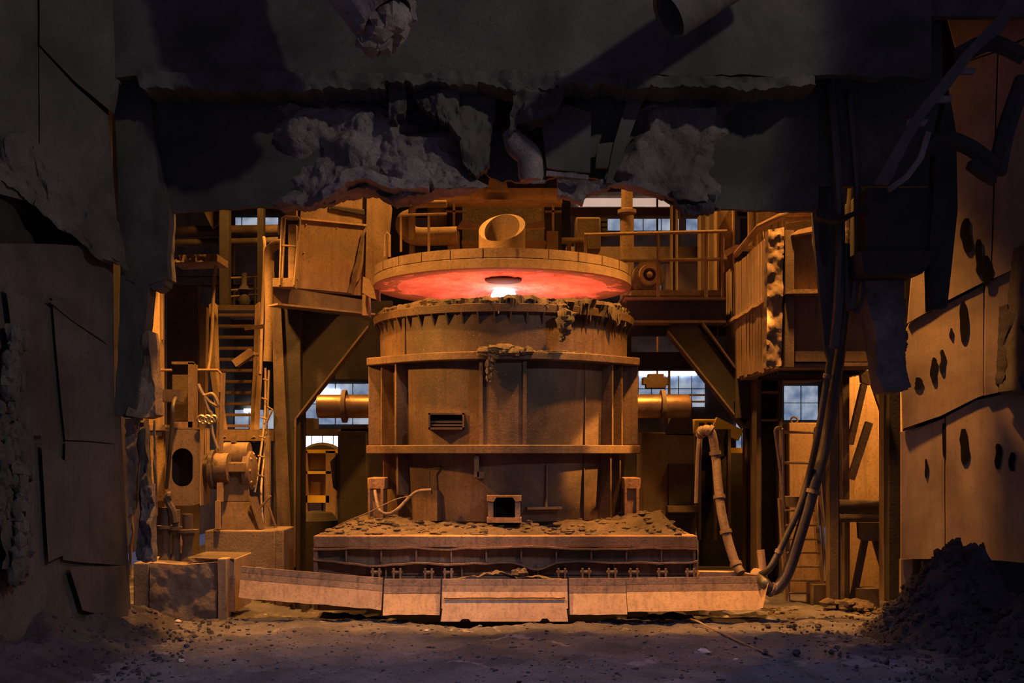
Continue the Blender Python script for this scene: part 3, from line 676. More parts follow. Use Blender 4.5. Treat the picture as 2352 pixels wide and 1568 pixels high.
# rubble banks
def bank(name, label, x0, x1, y0, y1, zf, n1, n2, material='rubble'):
    o = one(name, heap(x0, x1, y0, y1, zf, n1, n2), material, label, 'rubble', kind='stuff'); return o
def zl(x, y):
    u = max(0, (-3.9-x)/1.2); return -.04+min(1.5, u)*.62*(.75+.35*fr((x, y, 2), 1.4, 5))*min(1, max(0, (14.6-y)/.8))+.05*fr((x, y, 4), 5, 4)
bank('rubble_bank', 'dark rubble banked against the sooty plate wall', -5.3, -3.6, 9, 14.7, zl, 60, 150)
def zr(x, y):
    a = math.exp(-((x-5.15)/.62)**2-((y-12.8)/.9)**2); b = math.exp(-((x-5.7)/.7)**2-((y-11.4)/.8)**2)
    h = max(1.12*a, .9*b)
    s = math.copysign(abs(h), h)
    return -.05+s*(1.0+.30*fr((x, y, 2), 1.8, 5))+.07*fr((x, y, 4), 5, 4)*min(1, s*4)+.02*fr((x, y, 6), 16, 3)
bank('rubble_pile', 'black spoil heap in front of the bare wall plates', 3.2, 7.2, 9.6, 14.6, zr, 150, 170)
m = MB()
for i in range(1300):
    x = R.gauss(4.6, .7); y = R.uniform(10.2, 13.8); z = zr(x, y)
    if z < .02 and R.random() < .5: continue
    m.lump((x, y, max(z, 0)+.01), R.choice([.012, .018, .025, .035, .06])*R.uniform(.7, 1.2)*(1 if z > .15 else .55), i, .6, 6)
one('rubble_lumps', m, 'rubble', 'black lumps lying on and before the spoil heap', 'rubble', kind='stuff')
m = MB()
for i in range(300):
    x = R.uniform(-5, -3.4); y = R.uniform(10.2, 14.2); m.lump((x, y, max(zl(x, y), floor_z(x, y))), R.choice([.012, .018, .03])*R.uniform(.7, 1.2), i, .6, 6)
one('bank_lumps', m, 'rubble', 'dark lumps scattered on the bank below the sooty wall', 'rubble', kind='stuff')

# ---------------------------------------------------------------- right wall of the bay
def drr(x, y): return 14.6-.9*max(0, (x-2070)/282)**1.25
t = T('wall_right', 'bare orange lit wall plates with slanted joints and burnt holes', kind='structure')
def rp(tp, bt, lift=0.0, nx_=20, ny_=10, mt='plate', sd=0):
    return t.part('plate', MB().curtain(tp, bt, lambda x, y: drr(x, y)-lift, .03, .012, .7, nx_, ny_, 0, sd), mt)
rp([(2070, 992), (2120, 978), (2169, 960)], [(2070, 1283), (2169, 1283)], 0, sd=1)
rp([(2173, 956), (2245, 918), (2300, 906), (2420, 876)], [(2173, 1283), (2300, 1287), (2420, 1300)], .015, 26, sd=2)
rp([(2070, 820), (2085, 745), (2160, 706), (2258, 655)], [(2074, 984), (2160, 955), (2245, 912), (2258, 908)], .06, sd=3)
rp([(2264, 650), (2300, 632), (2420, 580)], [(2262, 908), (2300, 899), (2420, 868)], .08, sd=4)
rp([(2120, 340), (2200, 150), (2290, 120)], [(2085, 742), (2160, 698), (2274, 640)], .10, sd=5)
rp([(2296, 118), (2420, 60)], [(2280, 640), (2420, 576)], .12, sd=6)
rp([(2150, -60), (2420, -60)], [(2205, 145), (2290, 115), (2420, 55)], .14, sd=7)
t.part('backing', MB().curtain([(2090, -60), (2420, -60)], [(2072, 1270), (2420, 1280)], lambda x, y: drr(x, y)+.12, .05, 0, 1, 12, 4), 'void')
for i, (x, y, w, h) in enumerate([(2215, 1025, 9, 42), (2170, 1010, 5, 40), (2128, 1075, 3, 22), (2293, 1048, 7, 30), (2325, 1060, 6, 22), (2258, 1262, 3, 17), (2200, 905, 7, 24), (2214, 738, 8, 48), (2116, 955, 4, 11), (2165, 830, 5, 28), (2145, 850, 6, 30), (2130, 918, 6, 7),
    (2220, 540, 11, 40), (2250, 590, 8, 42), (2268, 620, 11, 34), (2110, 880, 8, 14), (2185, 765, 3, 12), (2330, 780, 14, 60)]):
    n = 14; pts = []
    for k in range(n):
        a = 2*math.pi*k/n; q = 1+.45*fr((math.cos(a), math.sin(a), i*3.3), 2.4, 3)
        sn = math.sin(a); pts.append((x+w*q*math.copysign(abs(math.cos(a))**.6, math.cos(a))+.25*w*math.sin(sn*3+i), y+h*math.copysign(abs(sn)**1.2, sn)))
    lf = .14 if y < 640 else (.085 if y < 900 and x < 2262 else .105 if y < 900 else .035 if x > 2172 else .02)
    t.part('burn_hole_shade', MB().prism([P(px, py, drr(px, py)-lf) for px, py in pts], (0, .02, 0)), 'void', label='near-black patch painting the shade of a burnt hole' if i == 0 else None)  # raised near-black patch paints the dark inside of a hole
t.part('plate_foot', MB().pbox(2070, 1284, 2096, 1372, 14.65, .08), 'plate'); t.part('plate_foot', MB().pbox(2120, 1290, 2132, 1360, 14.65, .08), 'dusty_dark')
t.part('slag_run', MB().curtain([(2352, 560), (2420, 560)], [(2318, 900), (2420, 900)], lambda x, y: drr(x, y)-.35, .3, .3, 2.4, 24, 44, 10, 6), 'slag')
t.part('slag_run', MB().curtain([(2310, 700), (2340, 690)], [(2300, 880), (2345, 890)], lambda x, y: drr(x, y)-.2, .2, .2, 3, 14, 30, 9, 7), 'rubble')
t.done()
# dark gear hung at the upper right
t = T('scorched_duct', 'black boxy duct hanging in the shade above the right-hand wall', 'duct')
t.part('box', MB().pbox(1992, 430, 2150, 600, 13.0, .9), 'black', bev=.02)
t.part('bottom_lip', MB().ppoly([(1978, 575), (2160, 575), (2118, 628), (1985, 628)], 12.9, .9), 'black')
t.part('corner_post', MB().ppoly([(2152, 330), (2178, 200), (2196, 300), (2200, 480), (2176, 706), (2140, 712), (2136, 560)], 12.95, .2), 'black')
t.part('light_block_panel', MB().pbox(1862, -620, 2165, 428, 13.44, .1), 'hood')  # panel added to keep lamp light off the upper wall plates
t.done()
t = T('curved_guard', 'curved sooty guard rail with cross slats under the upper wall plates', 'guard')
t.part('side_strip', MB().curtain([(2330, -40), (2290, 40), (2215, 118), (2110, 250), (2060, 330), (2010, 420)], [(2370, -40), (2310, 60), (2235, 130), (2130, 262), (2078, 345), (2040, 424)], 12.2, .05, .04, 2, 40, 3, 3, 2), 'hood')
t.part('side_strip', MB().curtain([(2128, 300), (2110, 360), (2080, 400), (2040, 428)], [(2140, 305), (2122, 365), (2088, 410), (2046, 440)], 12.3, .05, .01, 2, 20, 2, 1, 3), 'hood_crust')
for x, y in ((2222, 160), (2168, 224), (2110, 278)):
    t.part('cross_slat', MB().ppoly([(x-22, y-6), (x+22, y-4), (x+16, y+9), (x-26, y+8)], 12.25, .06), 'hood_crust')
for pl in ([(2200, 130), (2260, 100), (2300, 105), (2352, 130)], [(2120, 345), (2170, 320), (2230, 340), (2290, 385)], [(2290, 400), (2310, 300), (2352, 180)]):
    t.part('dark_arm', MB().ptube(pl, 12.4, .10, 6, 4), 'black')
t.part('clamp', MB().ppoly([(2235, 365), (2290, 350), (2290, 420), (2262, 405), (2230, 380)], 12.35, .15), 'black')
t.done()
one('hanging_crust', MB().curtain([(1980, 628), (2040, 628), (2072, 640)], [(2022, 900), (2050, 906), (2082, 890)], 13.5, .3, .14, 2.4, 26, 50, 8, 2.7), 'hood_crust', 'long rough slag crust hanging down before the light panel', 'slag')
m = MB()
for i in range(40):
    y = 672+R.random()*200; m.lump(P(2076+6*math.sin(y*.05)+R.uniform(-3, 3), y, 13.7), R.uniform(.012, .03), i, .6, 6)
one('crust_beads', m, 'slag_brown', 'small bright beads along the edge of the hanging crust', 'slag', kind='stuff')
one('ragged_rag', MB().curtain([(1872, 478), (1930, 500), (1990, 470), (2050, 420)], [(1876, 500), (1930, 508), (1990, 486), (2060, 432)], 13.05, .15, .12, 3.5, 40, 6, 8, 5.5), 'black', 'ragged black crust strand draped over the hose bundle', 'slag')
# ---------------------------------------------------------------- gantry on the left, cab and stairs
t = T('gantry_support', 'dark braced gantry support beneath the tilted cab', 'column')
t.part('column', MB().pbox(628, 700, 690, 1345, 18.1, .5), 'black', bev=.01)
t.part('edge_flange', MB().ppoly([(624, 700), (645, 700), (668, 1200), (660, 1345), (640, 1345)], 18.05, .08), 'dusty_dark')
t.part('brace_plate', MB().ppoly([(640, 704), (850, 738), (846, 760), (685, 960), (684, 1200), (660, 1340), (640, 1340)], 18.3, .06), 'black')
t.part('brace_flange', MB().bar(P(848, 752, 18.25), P(683, 962, 18.2), .35, .03, (1, 0, -1)), 'dusty_dark')
t.part('brace_flange', MB().bar(P(683, 962, 18.2), P(681, 1300, 18.2), .03, .35, (0, 1, 0)), 'dusty_dark')
t.done()
t = T('tilting_cab', 'dusty steel plate cab on the gantry beside the lid', 'cab')
def Q(x, y, k=0): return P(x, y, 17.6+1.3*(x-630)/220+k)     # the cab front recedes to the right
t.part('front_plate', MB().prism([Q(672, 660), (Q(690, 503)), Q(838, 518), Q(834, 600), Q(826, 640), Q(800, 672)], (0, .06, 0)), 'dust')
t.part('upper_plate', MB().prism([Q(688, 510, .08), Q(695, 445, .08), Q(820, 440, .08), Q(850, 420, .08), Q(862, 420, .08), Q(845, 680, .08), Q(680, 665, .08)], (0, .06, 0)), 'dust')
t.part('side_post', MB().prism([Q(843, 425, .0), Q(876, 400, .0), Q(896, 470, .0), Q(884, 600, .0), Q(864, 660, .0), Q(838, 690, .0)], (0, .35, 0)), 'dust')
sl = t.part('slot_frame', MB().prism([Q(757, 470, .04), Q(846, 482, .04), Q(844, 496, .04), Q(757, 480, .04)], (0, .03, 0)), 'dusty_dark')
t.part('slot', MB().prism([Q(760, 473, .03), Q(843, 484, .03), Q(842, 494, .03), Q(760, 478, .03)], (0, .02, 0)), 'black', sl)
t.part('edge_strip', MB().bar(Q(690, 502, -.02), Q(840, 517, -.02), .03, .03), 'plow')
t.part('broken_seam', MB().curtain([(836, 520), (842, 520)], [(800, 672), (812, 676)], lambda x, y: Q(x, y).y-.02, .04, .03, 4, 6, 30, 8, 3), 'dusty_dark')
t.part('base_beam', MB().prism([Q(628, 656), Q(846, 690), Q(846, 724), Q(628, 700)], (0, .4, 0)), 'dusty_dark')
t.part('base_flange', MB().bar(Q(626, 700, -.02), Q(850, 723, -.02), .3, .03), 'dust')
for k, (x, y) in enumerate([(703, 516), (774, 524), (698, 580), (735, 512)]):
    t.part('bolt', MB().lump(Q(x, y, -.01), .014, k, .1, 8), 'plow')
t.part('hot_bracket', MB().prism([P(834, 635, 17.0), P(846, 640, 17.0), P(858, 662, 17), P(872, 668, 17), (P(872, 690, 17)), P(850, 683, 17), P(832, 672, 17)], (0, .1, 0)), 'dust', label='bracket lit red by the glowing lid')
t.part('hot_bracket', MB().pbox(832, 676, 846, 724, 17.2, .3), 'dust')
t.done()
t = T('cab_ladder', 'small hooped access ladder on the side of the cab', 'ladder')
t.part('hoop', MB().ptube([(643, 655), (648, 500), (655, 497), (685, 499), (689, 505), (676, 655)], 17.5, .02, 8, 0), 'dust')
t.part('rung', MB().ptube([(643, 563), (682, 566)], 17.5, .015, 6, 0), 'dust')
t.part('rail', MB().ptube([(655, 500), (648, 655)], 17.6, .015, 6, 0), 'dust')
t.part('box', MB().pbox(662, 515, 680, 640, 17.7, .2), 'dust'); t.part('base', MB().pbox(626, 638, 674, 658, 17.5, .3), 'dust')
t.part('post', MB().pbox(656, 455, 680, 500, 17.9, .2), 'dust')
t.done()
one('vent_pipe', MB().ptube([(650, 560), (634, 562), (622, 572), (618, 590), (620, 720), (616, 830)], 18.6, .085, 12, 4), 'dust', 'bent vertical pipe running down beside the cab ladder', 'pipe')
# stairs
t = T('steel_stairs', 'steep open steel stairs with dusty treads', 'stairs')
def dS(y): return 21.0+(1000-y)/300*2.2
N = 12
for k in range(N):
    y = 1000-k*25.5; xa, xb = 519-k*2.0-(0 if k < 4 else 0), 580+k*1.3
    a = P(490+k*.6 if k > 3 else 517-k*2, y, dS(y)); b = P(583+k*.8, y, dS(y))
    t.part('tread', MB().box((a.x, a.y, a.z-.05), (b.x, a.y+.22, a.z)), 'dust')
for xs_ in (((515, 1010), (494, 860), (490, 700)), ((583, 1010), (592, 850), (596, 700))):
    t.part('stringer', MB().tube([P(x, y, dS(y)) for x, y in xs_], .09, 4), 'dust')
t.part('handrail', MB().ptube([(478, 850, 21.6), (486, 780, 22), (492, 640, 22.4), (500, 600, 22.6)], 22, .035, 8, 4), 'plow')
t.part('handrail', MB().ptube([(597, 860, 21.4), (602, 720, 22), (608, 580, 22.4), (606, 545, 22.6)], 22, .035, 8, 4), 'plow')
t.part('side_plate', MB().ppoly([(460, 700), (474, 705), (470, 1000), (456, 1000)], 21.5, .2), 'dust')
t.part('landing', MB().box(P(490, 712, 23.3), (P(600, 712, 23.3).x, 25, P(600, 700, 23.3).z)), 'dusty_dark')
t.part('bottom_plate', MB().pbox(512, 986, 618, 1012, 20.9, .4), 'dust')
t.done()
one('floodlight', MB().bar(P(540, 836, 20.2), P(580, 808, 20.2), .2, .14).tube([P(578, 812, 20.3), P(594, 815, 21.9)], .03, 6), 'dust', 'small rectangular floodlight fixed in front of the stairs', 'floodlight')
one('bracket_arm', MB().bar(P(562, 754, 20.3), P(618, 748, 20.3), .05, .07).bar(P(616, 748, 20.3), P(618, 748, 18.58), .05, .05), 'dust', 'short flat bracket arm crossing the upper stairs', 'bracket')
t = T('lean_ladder', 'thin bent rod ladder leaning by the pedestal', 'ladder')
t.part('rail', MB().ptube([(610, 845, 18.4), (608, 960, 18.2), (590, 1100, 17.6), (585, 1130, 17.5)], 18, .02, 8, 4), 'bright_pipe')
t.part('rail', MB().ptube([(618, 850, 18.4), (612, 990, 18.2), (600, 1120, 17.6), (604, 1200, 17.4)], 18, .02, 8, 4), 'bright_pipe')
t.part('strut', MB().pbox(607, 1000, 619, 1210, 17.7, .1), 'dust')
for k in range(6): t.part('rung', MB().ptube([(604-k*3, 870+k*44), (616-k*2, 874+k*44)], 18-.12*k, .014, 6, 0), 'dust')
t.part('brace', MB().ptube([(598, 1165), (622, 1138)], 17.4, .02, 6, 0), 'dust'); t.part('brace', MB().ptube([(618, 1165), (634, 1212)], 17.4, .02, 6, 0), 'dust')
t.part('brace', MB().ptube([(612, 970), (626, 940), (614, 934)], 18, .02, 6, 0), 'dust')
t.done()
# bearing pedestal and plinth
t = T('concrete_plinth', 'square concrete plinth under the bearing pedestal', 'plinth')
t.part('block', MB().pbox(470, 1218, 632, 1400, 16.7, 1.0), 'concrete', bev=.02)
t.part('corner_post', MB().pbox(630, 1216, 652, 1400, 16.75, .8), 'concrete', bev=.02); t.done()
t = T('bearing_pedestal', 'tapered bearing pedestal with a rounded cap on the concrete plinth', 'pedestal')
t.part('base', MB().hexa([P(496, 1216, 16.9), P(604, 1216, 16.9), P(582, 1152, 17.0), P(506, 1152, 17.0), P(496, 1216, 17.5), P(604, 1216, 17.5), P(582, 1152, 17.4), P(506, 1152, 17.4)]), 'dust', bev=.01)
t.part('body', MB().hexa([P(510, 1152, 17.0), P(576, 1152, 17.0), P(564, 1060, 17.0), P(512, 1060, 17.0), P(510, 1152, 17.4), P(576, 1152, 17.4), P(564, 1060, 17.4), P(512, 1060, 17.4)]), 'dust', bev=.01)
c = P(545, 1045, 17.2)
t.part('cap', MB().lathe([(0, -.19), (.2, -.19), (.2, .19), (0, .19)], (c.x, c.y, c.z), 32, axis='x'), 'dust')
c = P(574, 1080, 17.2)
t.part('flange_disc', MB().lathe([(0, -.06), (.30, -.06), (.30, .04), (.2, .08), (0, .08)], c, 32, axis='x'), 'dust')
for k in range(8):
    a = 2*math.pi*k/8; t.part('bolt', MB().lump((c.x+.05, c.y+.25*math.cos(a), c.z+.25*math.sin(a)), .03, k, .1, 7), 'plow')
t.part('cap_block', MB().pbox(514, 1062, 562, 1084, 16.85, .3), 'dust', bev=.01)
for k in range(5): t.part('gusset', MB().ppoly([(570+k*4, 1140), (574+k*4, 1140), (600+k*2, 1214), (594+k*2, 1214)], 16.85+.05*k, .03), 'dust')
t.part('lubricator', MB().pbox(530, 1002, 540, 1016, 17.1, .1), 'dust')
t.done()
t = T('drive_housing', 'steel drive housing with an oblong dark opening', 'machine')
n = 28; ring = []
def oblong(w, h, k):
    a = 2*math.pi*k/n; cx, cy = 419, 1073; s = h-w
    return (cx+w*math.cos(a), cy+w*math.sin(a)+(s if math.sin(a) > 0 else -s))
def rectpt(k):
    a = 2*math.pi*k/n; c_, s_ = math.cos(a), math.sin(a); q = 1/max(abs(c_)/40, abs(s_)/88); return (420+q*c_, 1073+q*s_)
m = MB()
for k in range(n):
    x, y = rectpt(k); m.v.append(P(min(459, max(380, x)), y, 16.5))
for k in range(n): m.v.append(P(*oblong(24, 44, k), 16.5))
for k in range(n): m.v.append(P(*oblong(24, 44, k), 16.75))
m.f = [[k, (k+1) % n, (k+1) % n+n, k+n] for k in range(n)]+[[k+n, (k+1) % n+n, (k+1) % n+2*n, k+2*n] for k in range(n)]
t.part('face', m, 'dust'); t.part('interior', MB().pbox(385, 1000, 455, 1150, 16.8, .05), 'black', label='dark interior')
t.part('side', MB().hexa([P(459, 985, 16.5), P(482, 988, 17.2), P(482, 1156, 17.2), P(459, 1161, 16.5)]+[v+Vector((-.05, .1, 0)) for v in (P(459, 985, 16.5), P(482, 988, 17.2), P(482, 1156, 17.2), P(459, 1161, 16.5))]), 'plow')
t.part('top', MB().hexa([P(380, 986, 16.5), P(459, 986, 16.5), P(482, 988, 17.2), P(400, 988, 17.2)]+[v+Vector((0, 0, .03)) for v in (P(380, 986, 16.5), P(459, 986, 16.5), P(482, 988, 17.2), P(400, 988, 17.2))]), 'dust')
c = P(492, 1078, 16.9)
t.part('brake_disc', MB().lathe([(0, -.04), (.30, -.04), (.30, .02), (0, .02)], c, 40, axis='x'), 'dusty_dark')
t.part('hub', MB().lathe([(0, -.1), (.22, -.1), (.22, .28), (0, .28)], c+Vector((-.05, 0, .03)), 32, axis='x'), 'dust')
t.part('leg', MB().pbox(498, 1108, 510, 1152, 16.7, .1), 'plow'); t.part('leg', MB().pbox(494, 1150, 503, 1215, 16.6, .1), 'plow')
t.done()
t = T('pipe_rack', 'tall dusty pipe and channel rack on top of the drive housing', 'frame')
t.part('channel', MB().pbox(432, 832, 442, 984, 16.6, .15), 'dust'); t.part('channel', MB().pbox(440, 836, 448, 984, 16.75, .15), 'dust')
t.part('top_bar', MB().pbox(394, 830, 442, 836, 16.6, .1), 'dust'); t.part('bottom_bar', MB().pbox(392, 968, 446, 984, 16.6, .2), 'dust')
t.part('rail', MB().ptube([(350, 850), (395, 850)], 16.9, .02, 6, 0), 'dust')
t.part('rail', MB().ptube([(448, 850), (500, 850), (508, 858), (508, 900)], 16.9, .022, 8, 0), 'dust')
t.part('post', MB().ptube([(513, 856), (507, 1040)], 16.9, .035, 8, 0), 'dust'); t.part('post', MB().ptube([(504, 900), (498, 1060)], 17.0, .025, 8, 0), 'bright_pipe')
t.part('back_plate', MB().pbox(396, 860, 432, 966, 17.0, .05), 'dusty_dark')
t.done()
one('bracket_beam', MB().pbox(352, 894, 412, 922, 16.2, .2), 'dusty_dark', 'short dark beam jutting from the corner post to the pipe rack', 'beam')
one('control_hose', MB().ptube([(405, 912, 16.25), (398, 930, 16), (395, 980, 16), (388, 1060, 16.1), (382, 1120, 16.45)], 16, .03, 8, 5), 'hose', 'thin bright hose curving over the drive housing', 'hose')
t = T('hanging_chain', 'bright steel chain and cable looped over the drive housing', 'chain')
t.part('cable', MB().ptube([(455, 882), (463, 900), (470, 908), (488, 905), (500, 925), (498, 932), (480, 922), (470, 908), (478, 940), (486, 950), (480, 966), (460, 968)], 16.5, .028, 8, 4), 'bright_pipe')
t.part('cable', MB().ptube([(484, 968), (490, 1000), (500, 1030)], 16.6, .022, 8, 4), 'bright_pipe')
for k in range(5): t.part('link', MB().lathe([(.05, -.015), (.07, 0), (.05, .015), (.03, 0), (.05, -.015)], P(462+k*7, 962+3*(k % 2), 16.4), 12, axis='y'), 'bright_pipe')
t.done()
# guide posts and the stained block in front
t = T('stained_block', 'low stained block with a bright steel corner post', 'block')
t.part('front_face', MB().curtain([(344, 1292), (420, 1296), (500, 1290)], [(346, 1420), (420, 1424), (500, 1418)], 14.3, .9, .07, 2.0, 40, 30, 3, 2.2), 'concrete')
t.part('side_panel', MB().pbox(306, 1292, 343, 1425, 14.3, .9), 'concrete', bev=.02)
t.part('corner_post', MB().pbox(500, 1283, 520, 1424, 14.22, .25), 'plow', bev=.008)
t.part('corner_flange', MB().pbox(521, 1283, 540, 1405, 14.35, .9), 'plow', bev=.008)
t.part('dust_top', MB().curtain([(430, 1280), (540, 1282)], [(432, 1292), (540, 1290)], 14.4, .9, .1, 3, 30, 6, 5, 2), 'slag_brown')
t.done()
for i, (x, y0, w, lb) in enumerate([(381, 1165, 12, 'short dark bollard nearest the torn strips'), (405, 1170, 11, 'slim dark bollard with a curled top between its neighbours'), (431, 1180, 15, 'waisted dark bollard at the end of its row')]):
    t = T('bollard', lb+' on the stained block', 'bollard', 'bollards on the stained block'); d = 14.75
    c = P(x, 1292, d); k = d/F; h = (1292-y0)*k; r = w*k
    t.part('shaft', MB().lathe([(0, 0), (r*1.6, 0), (r*1.5, .03), (r*.8, .14), (r*.75, h*.45), (r*1.05, h*.62), (r*1.05, h*.66), (r*.8, h*.7), (r*.8, h), (0, h)], c, 24), 'dusty_dark')
    t.part('flange', MB().lathe([(0, 0), (r*1.7, 0), (r*1.7, .04), (0, .04)], c+Vector((0, 0, h*.62)), 24), 'dusty_dark')
    t.done()
one('curled_bar', MB().ptube([(402, 1200), (398, 1175), (385, 1150), (386, 1140), (394, 1138)], 14.7, [.05]*13+[.06, .06, .055, .05], 8, 4), 'dusty_dark', 'curled flat bar standing behind the bollards', 'bar')
one('glinting_standpipe', MB().lathe([(0, 0), (.05, 0), (.05, .84), (.08, .86), (.09, .96), (.08, 1.08), (.1, 1.11), (0, 1.13)], P(409, 1396, 15.3), 20), 'bright_pipe', 'small shiny standpipe head glinting behind the bollards', 'standpipe')
# bright panels at the left edge of the hall
t = T('lit_cabinet', 'brightly lit dusty cabinet standing behind the corner post', 'cabinet')
t.part('body', MB().pbox(338, 985, 380, 1165, 17.2, .6), 'plow'); t.part('top', MB().pbox(336, 975, 378, 988, 17.15, .7), 'plow'); t.part('door', MB().pbox(345, 1000, 376, 1150, 17.17, .03), 'plow'); t.part('plinth', MB().pbox(340, 1165, 380, 1357, 17.25, .5), 'dusty_dark')
t.done()
t = T('hall_column', 'tall pale dusty column seen past the corner post', 'column')
t.part('shaft', MB().ibeam(P(352, 1260, 19), P(352, 600, 19), .30, .25, .04, (1, 0, 0)), 'plow')
t.part('angle', MB().bar(P(372, 780, 19), P(370, 640, 19), .06, .06), 'dust'); t.done()
one('sheet_panel', MB().pbox(384, 655, 455, 1280, 22.5, .1), 'dusty_dark', 'large dim sheet metal panel beside the stairs', 'panel')
one('canopy', MB().curtain([(392, 586), (500, 584)], [(392, 604), (500, 600)], 22.0, .8, .05, 9, 50, 3, 0, 2), 'dust', 'small corrugated canopy sheet left of the stairs', 'canopy')
# ---------------------------------------------------------------- right side: gantry leg, ribbed duct, ladder, hoses, lattice
t = T('gantry_beam', 'heavy horizontal steel beam of the walkway right of the lid', 'beam')
t.part('web', MB().pbox(1440, 686, 1668, 738, 18.1, .06), 'black'); t.part('top_flange', MB().pbox(1436, 682, 1668, 687, 17.95, .4), 'dust'); t.part('bottom_flange', MB().pbox(1440, 735, 1668, 741, 17.95, .4), 'dust')
t.done()
t = T('gantry_brace', 'dark diagonal channel brace running down to the gantry column', 'brace')
a, b = P(1555, 742, 18.2), P(1728, 958, 18.0)
t.part('web', MB().bar(a, b, .3, .42, (1, 0, 1)), 'black'); t.part('flange', MB().bar(P(1612, 745, 18.05), P(1752, 938, 17.9), .34, .03, (1, 0, 1)), 'dusty_dark')
t.part('flange', MB().bar(a-Vector((.17, .1, .17)), b-Vector((.17, .1, .17)), .34, .03, (1, 0, 1)), 'dusty_dark')
t.part('foot', MB().pbox(1710, 945, 1738, 982, 17.9, .3), 'dust'); t.done()
t = T('gantry_column', 'dark steel column below the ribbed duct with horizontal stiffeners', 'column')
t.part('web', MB().pbox(1746, 868, 1790, 1400, 17.4, .08), 'black'); t.part('flange', MB().pbox(1738, 868, 1748, 1400, 17.2, .45), 'dusty_dark'); t.part('flange', MB().pbox(1789, 868, 1797, 1400, 17.2, .45), 'dusty_dark')
for y in (898, 962): t.part('stiffener', MB().pbox(1746, y, 1792, y+5, 17.2, .25), 'dust')
t.part('upper_web', MB().pbox(1690, 868, 1746, 960, 17.6, .06), 'black'); t.done()
one('inner_column', MB().ibeam(P(1726, 1400, 18.6), P(1726, 960, 18.6), .26, .2, .03, (1, 0, 0)), 'dusty_dark', 'thinner dark column standing just behind the gantry column', 'column')
# ribbed duct
DX, DXR, DYN, DYF, DZ0, DZ1 = 3.61, 4.92, 15.0, 18.6, 3.32, 5.16
t = T('ribbed_duct', 'big dusty duct with ribbed side and framed front panels', 'duct')
for i in range(18):
    y0 = DYF-(DYF-DYN-.25)*i/18; y1 = DYF-(DYF-DYN-.25)*(i+1)/18; j = .05*fr((i, 2, 1), 1.7, 2)
    zt = DZ1+(.0 if i < 6 else .0)+j*1.2; zb = DZ0+.04*fr((i, 5, 1), 1.7, 2)
    t.part('rib_panel', MB().box((DX-.03+j*.5, y1+.012, zb), (DX+.06, y0-.012, zt)), 'dust')
for z, w in ((4.30, .1),):
    m = MB(); n = 30
    for k in range(n+1):
        y = DYN+.2+(DYF-DYN-.2)*k/n; zz = z+.03*fr((y, 1, 1), 2, 3); x = DX-.09-.02*fr((y, 2, 1), 3, 2)
        m.v += [Vector((x, y, zz)), Vector((DX+.02, y, zz)), Vector((DX+.02, y, zz-.05)), Vector((x, y, zz-.05))]
    for k in range(n):
        for q in range(4): m.f.append([k*4+q, k*4+(q+1) % 4, (k+1)*4+(q+1) % 4, (k+1)*4+q])
    m.f += [[0, 1, 2, 3], [n*4+3, n*4+2, n*4+1, n*4]]
    t.part('ledge', m, 'plow')
t.part('crusted_edge', MB().curtain([(1764, 528), (1800, 522)], [(1758, 846), (1792, 838)], 14.86, .15, .05, 5, 12, 60, 4, 3.1), 'dust')
t.part('front_panel', MB().ppoly([(1822, 535), (1862, 525), (1880, 668), (1822, 672)], 15.02, .05), 'dust')
t.part('front_panel', MB().pbox(1822, 675, 2010, 806, 15.05, .05), 'dust')
t.part('front_panel', MB().pbox(1792, 535, 1806, 826, 15.0, .05), 'dust')
t.part('front_panel', MB().pbox(1870, 525, 2010, 672, 15.06, .05), 'dust')
t.part('post', MB().pbox(1804, 528, 1824, 842, 14.85, .3), 'dusty_dark')
t.part('ledge', MB().ppoly([(1806, 674), (1822, 664), (2012, 662), (2012, 672)], 14.75, .3), 'dust')
t.part('top_ledge', MB().ppoly([(1818, 540), (1832, 528), (1872, 518), (1872, 530)], 14.8, .3), 'plow')
t.part('bottom_beam', MB().pbox(1806, 806, 2012, 830, 14.9, .3), 'dusty_dark'); t.part('bottom_flange', MB().pbox(1930, 832, 2016, 840, 14.7, .5), 'dust')
t.part('underside', MB().box((DX, DYN, DZ0-.03), (DXR, DYF, DZ0+.03)), 'dust')
for k in range(7): t.part('grating_bar', MB().bar(Vector((DX+.1+.0, DYN+.5+.2*k, DZ0-.06)), Vector((DXR, DYN+.5+.2*k, DZ0-.06)), .05, .05), 'black')
t.part('back_shell', MB().box((DX+.08, DYN+.1, DZ0), (DXR, DYF, DZ1-.1)), 'dusty_dark')
t.part('top_rail', MB().tube([P(1690, 585, 18), P(1745, 520, 16.2), P(1800, 494, 15.2), P(1806, 490, 15.1), P(1868, 488, 15.1)], .05, 8), 'dust')
t.part('rail_plate', MB().prism([P(1805, 489, 15.1), P(1866, 488, 15.1), P(1866, 503, 15.1), P(1806, 512, 15.1)], (0, .04, 0)), 'dust')
for x, y, d in ((1788, 512, 15.5), (1772, 520, 15.8), (1752, 540, 16.3)): t.part('rail_post', MB().ptube([(x, y-8), (x, y+22)], d, .018, 6, 0), 'dust')
t.part('side_post', MB().ibeam(Vector((3.58, 18.7, 4.1)), Vector((3.58, 18.7, 6.3)), .3, .25, .03, (1, 0, 0)), 'dust')
t.part('side_bracket', MB().ppoly([(1664, 575), (1690, 562), (1785, 566), (1785, 572), (1692, 572), (1668, 590)], 18.0, .2), 'plow')
t.part('upper_wall', MB().pbox(1720, 470, 1868, 560, 18.4, .1), 'dust')
for x in (1722, 1735, 1800): t.part('upper_pipe', MB().ptube([(x, 470), (x+2, 580)], 18.2, .035, 8, 0), 'dust')
t.done()
